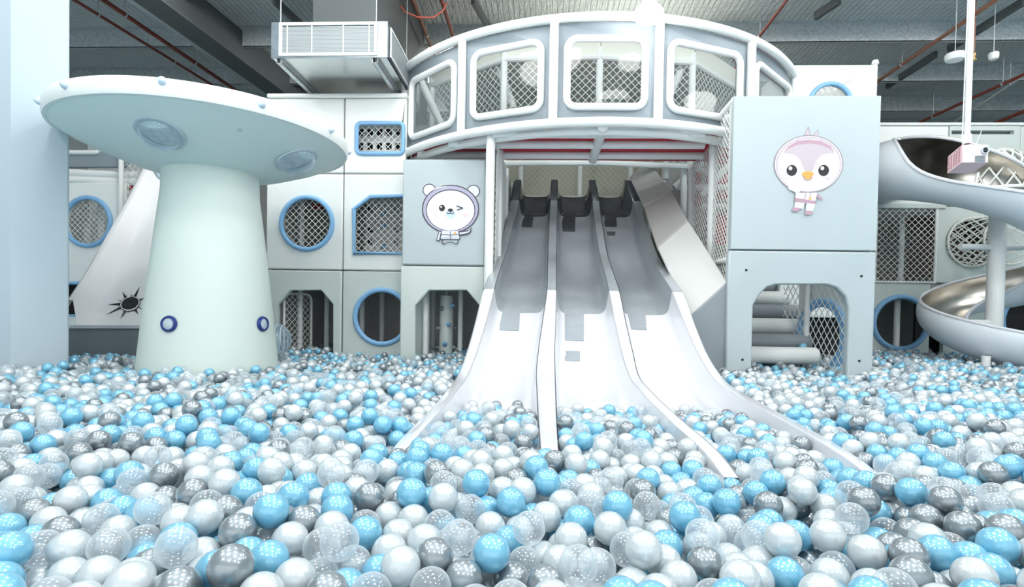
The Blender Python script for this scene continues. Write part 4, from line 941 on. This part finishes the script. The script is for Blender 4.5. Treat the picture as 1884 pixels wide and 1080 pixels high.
# ------------------------------------------------------------------ far left corner: white slide, round window
YW = 6.75
lw = thing('corner_play_frame', (U(170, YW), YW, 0), 'white and grey play frame corner seen between the column and the saucer trunk', 'play structure')
f6 = frame_Y(YW)
def z6(v): return Zv(v, YW, 170)
cA = pxpt(162, 408, YW); hA = circ(cA, 0.31); e0, e1 = U(20, YW), U(300, YW)
pA = panel((e0, U(232, YW), 0, z6(335)), [hA, XZ([(90, 580), (90, 519), (150, 519), (156, 525), (156, 580)], YW)], lw, V_WHITE, f6)
ring(hA, f6, 0.03, BLUE, 'window_ring', pA); net(circ(cA, 0.30, 24), lambda a, b, n=0: f6(a, b, n+0.05), parent=pA)
ring(XZ([(90, 580), (90, 521), (150, 521), (156, 527), (156, 580)], YW), f6, 0.022, BLUE, 'opening_trim', pA)
MB().box(e0, e1, YW+1.2, YW+1.25, 0, z6(200)).build('back_pad', V_INNER, lw, smooth=False)
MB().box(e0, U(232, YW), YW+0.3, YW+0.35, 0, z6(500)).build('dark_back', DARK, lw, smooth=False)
for zv, m in ((329, TUBE), (316, TUBE)): MB().tube([f6(e0, z6(zv), -0.05), f6(U(245, YW), z6(zv)-0.02, 0.1)], 0.05, 12).build('cross_rail', m, lw)
hB = rrect(U(60, YW), U(183, YW), z6(281), z6(225), 0.05)
pB = panel((e0, U(232, YW), z6(308), z6(205)), [hB], lw, V_GREY, f6); ring(hB, f6, 0.03, TUBE, 'window_frame', pB)
MB().slab(hB, [], lambda a, b, n=0: f6(a, b, n+.03), 0.004).build('window_pane', GLASS, pB, smooth=False)
for u in (186, 160): X = U(u, YW+.5); MB().tube([(X, YW+.5, z6(500)), (X, YW+.5, z6(335))], 0.04, 10).build('post', TUBE, lw)
X = U(228, YW); MB().tube([(X, YW-.05, z6(430)), (X, YW-.05, z6(215))], 0.03, 10).build('corner_post', TUBE, lw)
net([(U(232, YW), z6(420)), (U(300, YW), z6(420)), (U(300, YW), z6(300)), (U(232, YW), z6(300))], f6, cell=.06, parent=lw)
for v in (348, 340): p, q = PY(232, v, YW+.5), PY(262, v-12, YW+.5); MB().box(p.x, q.x, YW+.5, YW+.55, p.z, q.z).build('red_pad', V_RED, lw, smooth=False)
# the wide white slide
ws = thing('white_slide', (U(230, 5.2), 5.2, 0), 'steep wide white slide with a black sunburst print, left of the saucer trunk', 'slide')
WST = [(6.62, 1.68), (6.35, 1.40), (6.05, 1.0), (5.75, 0.62), (5.45, 0.245), (5.25, 0.02), (5.10, -0.12), (4.95, -0.20)]
bedx = np.array([[290, 341], [259, 396], [233, 455], [207, 518], [185, 555], [148, 596]], float)
inx = np.array([[267, 309], [237, 370], [207, 426], [185, 467], [163, 507], [128, 564], [110, 590]], float)
def xin(arr, v): return float(np.interp(v, arr[:, 1], arr[:, 0])) if arr[0, 1] <= v <= arr[-1, 1] else float(arr[0, 0]+(v-arr[0, 1])*(arr[1, 0]-arr[0, 0])/(arr[1, 1]-arr[0, 1])) if v < arr[0, 1] else float(arr[-1, 0]+(v-arr[-1, 1])*(arr[-1, 0]-arr[-2, 0])/(arr[-1, 1]-arr[-2, 1]))
bedr, wallr, capr = [], [], []
for Y, z in WST:
    vb = 562-z*1000/Y; xb = PY(xin(bedx, vb), vb, Y); zw_ = z+0.24; vt = 562-zw_*1000/Y; xt = PY(xin(inx, vt), vt, Y)
    xr_ = PY(400, vb, Y).x
    bedr.append([Vector((x, Y, z+CZ)) for x in np.linspace(xb.x, xr_, 6)])
    wallr.append([Vector((xt.x, Y, zw_+CZ)), Vector((xt.x+(xb.x-xt.x)*0.6, Y, CZ+z+0.09)), Vector((xt.x+(xb.x-xt.x)*0.88, Y, CZ+z+0.025)), Vector((xb.x, Y, z+CZ))])
    capr.append([Vector((xt.x-0.07, Y, zw_+CZ-0.1)), Vector((xt.x-0.06, Y, zw_+CZ-0.005)), Vector((xt.x-0.03, Y, zw_+CZ+0.006)), Vector((xt.x, Y, zw_+CZ))])
MB().grid(bedr).build('slide_bed', GLOSSL, ws, angle=60); MB().grid(wallr).build('side_wall', GLOSSL, ws, angle=60); MB().grid(capr).build('wall_cap', GLOSSL, ws, angle=60)
lo = bedr[-1]; xl_ = PY(90, 606, 4.95).x
MB().add([(xl_, 4.95, CZ-0.23), (lo[-1].x, 4.95, CZ-0.2), (lo[-1].x, 4.99, 0), (xl_, 4.99, 0)], [(0, 1, 2, 3)]).build('base_panel', V_DGREY, ws, smooth=False)
MB().beam((xl_, 4.94, CZ-0.215), (lo[-1].x, 4.94, CZ-0.185), 0.03, 0.03).build('lip', GLOSSW, ws)
# sunburst
a0_, a1_ = bedr[4][2], bedr[6][2]; dY = (a1_-a0_); nn = Vector((0, -dY.z, dY.y)).normalized(); nn = nn if nn.y < 0 else -nn
cs = PP(239, 560, bedr[5][0], nn)
ex = Vector((1, 0, 0)); ez = ex.cross(nn).normalized(); ez = ez if ez.z > 0 else -ez
def nearest_bed(p):
    return float(np.interp(p.y, [b[0].y for b in bedr][::-1], [b[0].z for b in bedr][::-1]))
def sun_pt(u, v, lift):
    d = ray(u, v)
    for i in range(400):
        p = CAM+d*(4.6+i*0.006)
        if p.z <= nearest_bed(p)+0.0: break
    return Vector((p.x, p.y, nearest_bed(p)))+Vector((0, -0.7, 0.7))*lift
mb = MB()
def sunpoly(pts, m_, lift):
    mb.mi = m_; n = len(pts); cx = sum(p[0] for p in pts)/n, sum(p[1] for p in pts)/n
    vs = [sun_pt(*p, lift) for p in pts]+[sun_pt(*cx, lift)]; mb.add(vs, [(i, (i+1) % n, n) for i in range(n)])
ec = (240, 560)
tips = [(258, 528, 6), (243, 540, 2.5), (225, 537, 6), (215, 552, 2.5), (198, 561, 6), (196, 580, 6), (208, 572, 2.5), (221, 589, 6), (236, 578, 2.5), (255, 580, 6), (263, 570, 3), (268, 548, 5), (232, 542, 2)]
for (u, v, wd) in tips:
    dx, dz = u-ec[0], v-ec[1]; l = math.hypot(dx, dz); nx, nz = -dz/l*wd/2, dx/l*wd/2; bx, bz = ec[0]+dx/l*13, ec[1]+dz/l*10
    sunpoly([(bx+nx, bz+nz), (u, v), (bx-nx, bz-nz)], 0, 0.004)
def el(rx, rz): return [(ec[0]+rx*math.cos(t*PI/12)*math.cos(.3)+rz*math.sin(t*PI/12)*math.sin(.3), ec[1]-rx*math.cos(t*PI/12)*math.sin(.3)+rz*math.sin(t*PI/12)*math.cos(.3)) for t in range(24)]
sunpoly(el(19.5, 14), 0, 0.006); sunpoly(el(18.3, 12.8), 1, 0.008); sunpoly(el(16.5, 11), 0, 0.010)
tag(mb.build('sunburst_print', [BLK, WH], ws, smooth=False, recalc=False), 'black sunburst print')

# ------------------------------------------------------------------ the ball pit
S0, RB = 0.42, 0.0375
rng = np.random.default_rng(7)
def inpoly(x, y, poly):
    r = np.zeros(len(x), bool); n = len(poly)
    for i in range(n):
        (ax, ay), (bx, by) = poly[i], poly[(i+1) % n]
        c_ = ((ay > y) != (by > y)) & (x < (bx-ax)*(y-ay)/((by-ay) if by != ay else 1e-9)+ax); r ^= c_
    return r
def undul(x, y): return 0.022*np.sin(1.7*x+0.8)*np.cos(1.3*y+0.3)+0.016*np.sin(3.9*x-2.2*y)+0.008*np.sin(7.1*x+5.3*y)
lip_y = np.array([1.85, 2.3, 2.7, 3.1, 3.5, 3.75]); lip_s = np.array([0.42, 0.405, 0.375, 0.335, 0.285, 0.24])
def surface(x, y):
    s = S0+undul(x, y)
    s = s+0.035*np.clip((y-4.6)/1.5, 0, 1)*(x > 1.5)                     # a little higher towards the right-hand frame
    wt_, bd_, X_ = slide_at(np.clip(y, 1.86, 7.2)); ins = (y > 1.9) & (x > X_[:, 0]) & (x < X_[:, 7])
    s = np.where(ins, np.minimum(s, np.interp(y, lip_y, lip_s)+0.3*undul(x*2, y*2)), s)
    base = np.where(ins, bd_, 0.0); return s, base, ins, X_
xx0, xx1, yy0, yy1 = -5.0, 8.0, 0.55, 8.9
DXY = 2*RB*0.985
pts = []
for layer in range(4):
    nx, ny = int((xx1-xx0)/DXY), int((yy1-yy0)/(DXY*0.866))
    gx, gy = np.meshgrid(np.arange(nx), np.arange(ny)); x = xx0+(gx+0.5*(gy % 2)+(0.5 if layer % 2 else 0))*DXY; y = yy0+(gy+(0.33 if layer % 2 else 0))*DXY*0.866
    x, y = x.ravel(), y.ravel(); x = x+rng.normal(0, 0.030, x.size); y = y+rng.normal(0, 0.030, y.size)
    ymax = (2.3, 2.3, 1e9, 1e9)[layer] if layer < 0 else (1e9, 5.2, 3.6, 2.2)[layer]
    keep = (y < ymax) & (rng.random(x.size) < (0.90 if layer == 0 else 0.97)); x, y = x[keep], y[keep]
    s, b, ins, _ = surface(x, y); z = s-RB-layer*0.06+rng.normal(0, 0.014, x.size)+(rng.random(x.size) < 0.15)*(layer == 0)*rng.random(x.size)*0.045
    pts.append(np.c_[x, y, z, np.full(x.size, layer)])
P = np.concatenate(pts)
F0n, R0n = np.array(F0), np.array(R0)
dep = P[:, :2] @ F0n[:2]; lat = P[:, :2] @ R0n[:2]
P = P[(np.abs(lat) < dep*0.95+0.75)]
cpn = [(p[0], p[1]) for p in cp]
def allowed(P):
    x, y = P[:, 0], P[:, 1]; ok = np.ones(len(P), bool)
    ok &= ~inpoly(x, y, [(-4.8, 3.68), (pa_.x+.01, 3.71), (pb_.x+.035, 4.0), (pb_.x*4.4/4.02, 4.45), (-4.8, 4.5)])
    ok &= np.hypot(x-SC.x, y-SC.y) > 0.535+RB*0.9
    def slabx(xa, xb, ya, yb): return (x > xa-RB) & (x < xb+RB) & (y > ya-RB) & (y < yb+RB)
    # left frame: front panels are solid except their openings
    lo_ = U(511, YL, 600), U(612, YL, 600)
    ok &= ~(slabx(x0, lo_[0], YL, YL+TH) | slabx(lo_[1], x2+0.1, YL, YL+TH)) | (y > YL+TH+RB)
    bo = U(764, YB, 600), U(882, YB, 600)
    ok &= ~(slabx(bx0, bo[0], YB, YB+TH) | slabx(bo[1], bx1, YB, YB+TH))
    ok &= ~((x > -9) & (x < bx1+0.9) & (y > YL+1.6))
    ok &= ~((x < x0+RB) & (y > 5.0))
    ok &= ~((x < U(260, 4.95)+0.3) & (x > -9) & (y > 4.93-RB))
    to = U(1386, YT, 600), U(1562, YT, 600)
    ok &= ~(slabx(tx0, to[0], YT, YT+0.08) | slabx(to[1], tx1, YT, YT+0.08))
    ok &= ~((x > tx0-0.5) & (x < U(1500, 5.6)) & (y > 5.48))                      # rolls
    ok &= ~((x > U(1560, 5.6)-0.1) & (x < U(1600, 6)) & (y > 5.3) & (y < 5.35))
    ok &= ~((y > YR-RB) & (y < YR+TH+RB)) & (y < YR+0.9)
    _, bd_, X_ = slide_at(np.clip(y, 1.86, 7.2)); on = y > 1.86
    ok &= ~(on & (y > 3.72) & (x > X_[:, 0]-RB-0.02) & (x < X_[:, 7]+RB+0.02))
    for k_ in range(4): ok &= ~(on & (x > X_[:, k_*2]-RB*0.95) & (x < X_[:, k_*2+1]+RB*0.95))
    ok &= ~((x > X_[:, 7]) & (x < tx0) & (y > 4.95)) | (y < 4.9)
    return ok
P = P[allowed(P)]
_, b_, ins_, _ = surface(P[:, 0], P[:, 1]); P = P[~(ins_ & (P[:, 2] < b_+RB*0.6))]
def pairs(P, cut):
    c_ = np.floor(P[:, :3]/cut).astype(np.int64); c_ -= c_.min(0); n = c_.max(0)+3; key = ((c_[:, 0]+1)*n[1]+c_[:, 1]+1)*n[2]+c_[:, 2]+1
    order = np.argsort(key, kind='stable'); ks = key[order]; out = []
    for dx in (-1, 0, 1):
        for dy in (-1, 0, 1):
            for dz in (-1, 0, 1):
                off = (dx*n[1]+dy)*n[2]+dz
                if off < 0: continue
                lo_ = np.searchsorted(ks, key+off, 'left'); hi = np.searchsorted(ks, key+off, 'right'); m_ = int((hi-lo_).max())
                for k_ in range(m_):
                    i = np.nonzero(lo_+k_ < hi)[0]; j = order[lo_[i]+k_]
                    if off == 0: s_ = i < j; i, j = i[s_], j[s_]
                    out.append(np.c_[i, j])
    pr_ = np.concatenate(out); d = np.linalg.norm(P[pr_[:, 0], :3]-P[pr_[:, 1], :3], axis=1); return pr_[d < cut]
Q = P.copy()
for it in range(36):
    if it % 4 == 0: pr_ = pairs(Q, 2*RB*1.35)
    i, j = pr_[:, 0], pr_[:, 1]; d = Q[j, :3]-Q[i, :3]; l = np.linalg.norm(d, axis=1)+1e-9; ov = np.clip(2*RB-l, 0, None)
    mv = d/l[:, None]*(ov*0.5*0.55)[:, None]; mv[:, 2] *= 0.8
    acc = np.zeros((len(Q), 3))
    for a_ in range(3): acc[:, a_] = np.bincount(j, mv[:, a_], len(Q))-np.bincount(i, mv[:, a_], len(Q))
    N_ = Q.copy(); N_[:, :3] += np.clip(acc, -0.012, 0.012)
    N_[:, 2] -= 0.0006
    s, b_, ins_, _ = surface(N_[:, 0], N_[:, 1])
    N_[:, 2] = np.minimum(N_[:, 2], s-RB+0.05); N_[:, 2] = np.maximum(N_[:, 2], np.where(ins_, b_+RB, RB)); N_[:, 2] = np.maximum(N_[:, 2], s-0.30)
    bad = ~allowed(N_); N_[bad, :2] = Q[bad, :2]; Q = N_
pr_ = pairs(Q, 2*RB*0.80); drop = np.unique(np.maximum(pr_[:, 0], pr_[:, 1])); keep = np.ones(len(Q), bool); keep[drop] = False; Q = Q[keep]
# colours
def shell(m, col, f):                        # thin-walled plastic: part of the light goes through
    nt = m.node_tree; b = nt.nodes['Principled BSDF']; out = nt.nodes['Material Output']
    tl = nt.nodes.new('ShaderNodeBsdfTranslucent'); tl.inputs[0].default_value = (*col, 1); mx = nt.nodes.new('ShaderNodeMixShader'); mx.inputs[0].default_value = f
    nt.links.new(b.outputs[0], mx.inputs[1]); nt.links.new(tl.outputs[0], mx.inputs[2]); nt.links.new(mx.outputs[0], out.inputs[0]); return m
WHITE_B = mat('pearl white plastic', L(218, 226, 230), 0.30, metal=0.18, coat=1.0)
BLUE_B = mat('sky blue plastic', L(134, 204, 233), 0.30, metal=0.2, coat=1.0)
SILV_B = mat('silver plastic', L(140, 149, 155), 0.32, metal=0.6, coat=1.0)
CLEAR_B = clear_mat('clear plastic', (0.96, 0.985, 1.0), base=0.08, body=0.26, rough=0.04, bodycol=(0.92, 0.97, 1.0), ior=1.5)
kinds = [('pearly white', WHITE_B, 0.37), ('sky blue', BLUE_B, 0.27), ('metallic silver', SILV_B, 0.14), ('clear see-through', CLEAR_B, 0.22)]
cls = np.searchsorted(np.cumsum([k_[2] for k_ in kinds])[:-1], rng.random(len(Q)))
for m_ in (WHITE_B, BLUE_B, SILV_B): m_.node_tree.nodes['Principled BSDF'].inputs['Coat IOR'].default_value = 1.7
shell(WHITE_B, L(238, 245, 247), 0.2); shell(BLUE_B, L(150, 222, 250), 0.2)
def ballmesh(m):
    mb = MB(); n, mrow = 32, 16; rows = [[Vector((RB*math.sin(PI*i/mrow)*math.cos(2*PI*t/n), RB*math.sin(PI*i/mrow)*math.sin(2*PI*t/n), RB*math.cos(PI*i/mrow))) for t in range(n)] for i in range(1, mrow)]
    mb.grid(rows, closed_u=True, flip=True); o_ = len(mb.v); mb.v += [(0, 0, RB), (0, 0, -RB)]
    for t in range(n): mb.f.append((t, (t+1) % n, o_)[::1]); mb.m.append(0); mb.f.append(((mrow-2)*n+(t+1) % n, (mrow-2)*n+t, o_+1)); mb.m.append(0)
    me = bpy.data.meshes.new('plastic_ball'); me.from_pydata(mb.v, [], mb.f); me.materials.append(m)
    me.polygons.foreach_set('use_smooth', [True]*len(me.polygons)); me.update(); return me
depth = Q[:, :3] @ np.array([F0.x, F0.y, 0.0]); rel = Q[:, :3]-np.array([0, 0, CZ])
uu = 942+1000*(rel @ np.array(XC))/(rel @ np.array(FW)); vv = VP-1000*(rel @ np.array(YC))/(rel @ np.array(FW))
inview = (uu > -10) & (uu < 1894) & (vv < 1095)
srf = surface(Q[:, 0], Q[:, 1])[0]; top = Q[:, 2] > srf-RB-0.022
def gn_balls(me, name):
    ng = bpy.data.node_groups.new(name, 'GeometryNodeTree')
    ng.interface.new_socket('Geometry', in_out='INPUT', socket_type='NodeSocketGeometry'); ng.interface.new_socket('Geometry', in_out='OUTPUT', socket_type='NodeSocketGeometry')
    a_ = ng.nodes.new('NodeGroupInput'); z_ = ng.nodes.new('NodeGroupOutput'); ip = ng.nodes.new('GeometryNodeInstanceOnPoints'); oi = ng.nodes.new('GeometryNodeObjectInfo')
    return ng, a_, z_, ip, oi
for ci, (cn, m, _) in enumerate(kinds):
    me = ballmesh(m); idx = np.nonzero(cls == ci)[0]
    cand = idx[inview[idx] & top[idx]]; cand = cand[np.argsort(depth[cand])][:300]; chosen = set(cand.tolist())
    first = None; nm_ = ('pearl_ball', 'blue_ball', 'silver_ball', 'clear_ball')[ci]
    for q_i in cand:
        o = bpy.data.objects.new(nm_, me) if first is None else first.copy()
        first = first or o; COL.objects.link(o); o.location = Q[q_i, :3]
        zx = min(4, max(0, int(uu[q_i]/377))); zy = 0 if vv[q_i] > 1010 else 1 if vv[q_i] > 950 else 2 if vv[q_i] > 890 else 3
        where = ('in the front row', 'in the second band of balls', 'in the third band of balls', 'in the fourth band of balls')[zy]+' '+('at the far left', 'left of the slide', 'below the slide', 'below the bird tower', 'at the far right')[zx]
        tag(o, cn+' plastic ball '+where, 'ball', cn+' balls '+where)
    rest = np.array([q_i for q_i in idx if q_i not in chosen])
    pm = bpy.data.meshes.new('ball_fill'); pm.from_pydata([tuple(p) for p in Q[rest, :3]], [], []); pm.materials.append(m)
    ob = bpy.data.objects.new('ball_fill', pm); COL.objects.link(ob)
    tag(ob, cn+' plastic balls filling the rest of the pit towards the play frames', 'balls', kind='stuff')
    ng, gi, go, ip, oi = gn_balls(me, 'ball_fill_'+cn)
    ng.nodes.remove(oi)
    us = ng.nodes.new('GeometryNodeMeshUVSphere'); us.inputs['Segments'].default_value = 24; us.inputs['Rings'].default_value = 14; us.inputs['Radius'].default_value = RB
    ss = ng.nodes.new('GeometryNodeSetShadeSmooth'); sm = ng.nodes.new('GeometryNodeSetMaterial'); sm.inputs['Material'].default_value = m
    ng.links.new(us.outputs['Mesh'], ss.inputs[0]); ng.links.new(ss.outputs[0], sm.inputs[0]); ng.links.new(sm.outputs[0], ip.inputs['Instance'])
    ng.links.new(gi.outputs[0], ip.inputs['Points']); ng.links.new(ip.outputs[0], go.inputs[0])
    md = ob.modifiers.new('balls', 'NODES'); md.node_group = ng
for (u, v, Y, m, lbl) in ((1477, 638, 5.62, BLUE_B, 'sky blue plastic ball resting on a grey foam roll inside the archway'),):
    o = bpy.data.objects.new('plastic_ball', ballmesh(m)); COL.objects.link(o); o.location = PY(u, v, Y); tag(o, lbl, 'ball')
print('balls', len(Q))
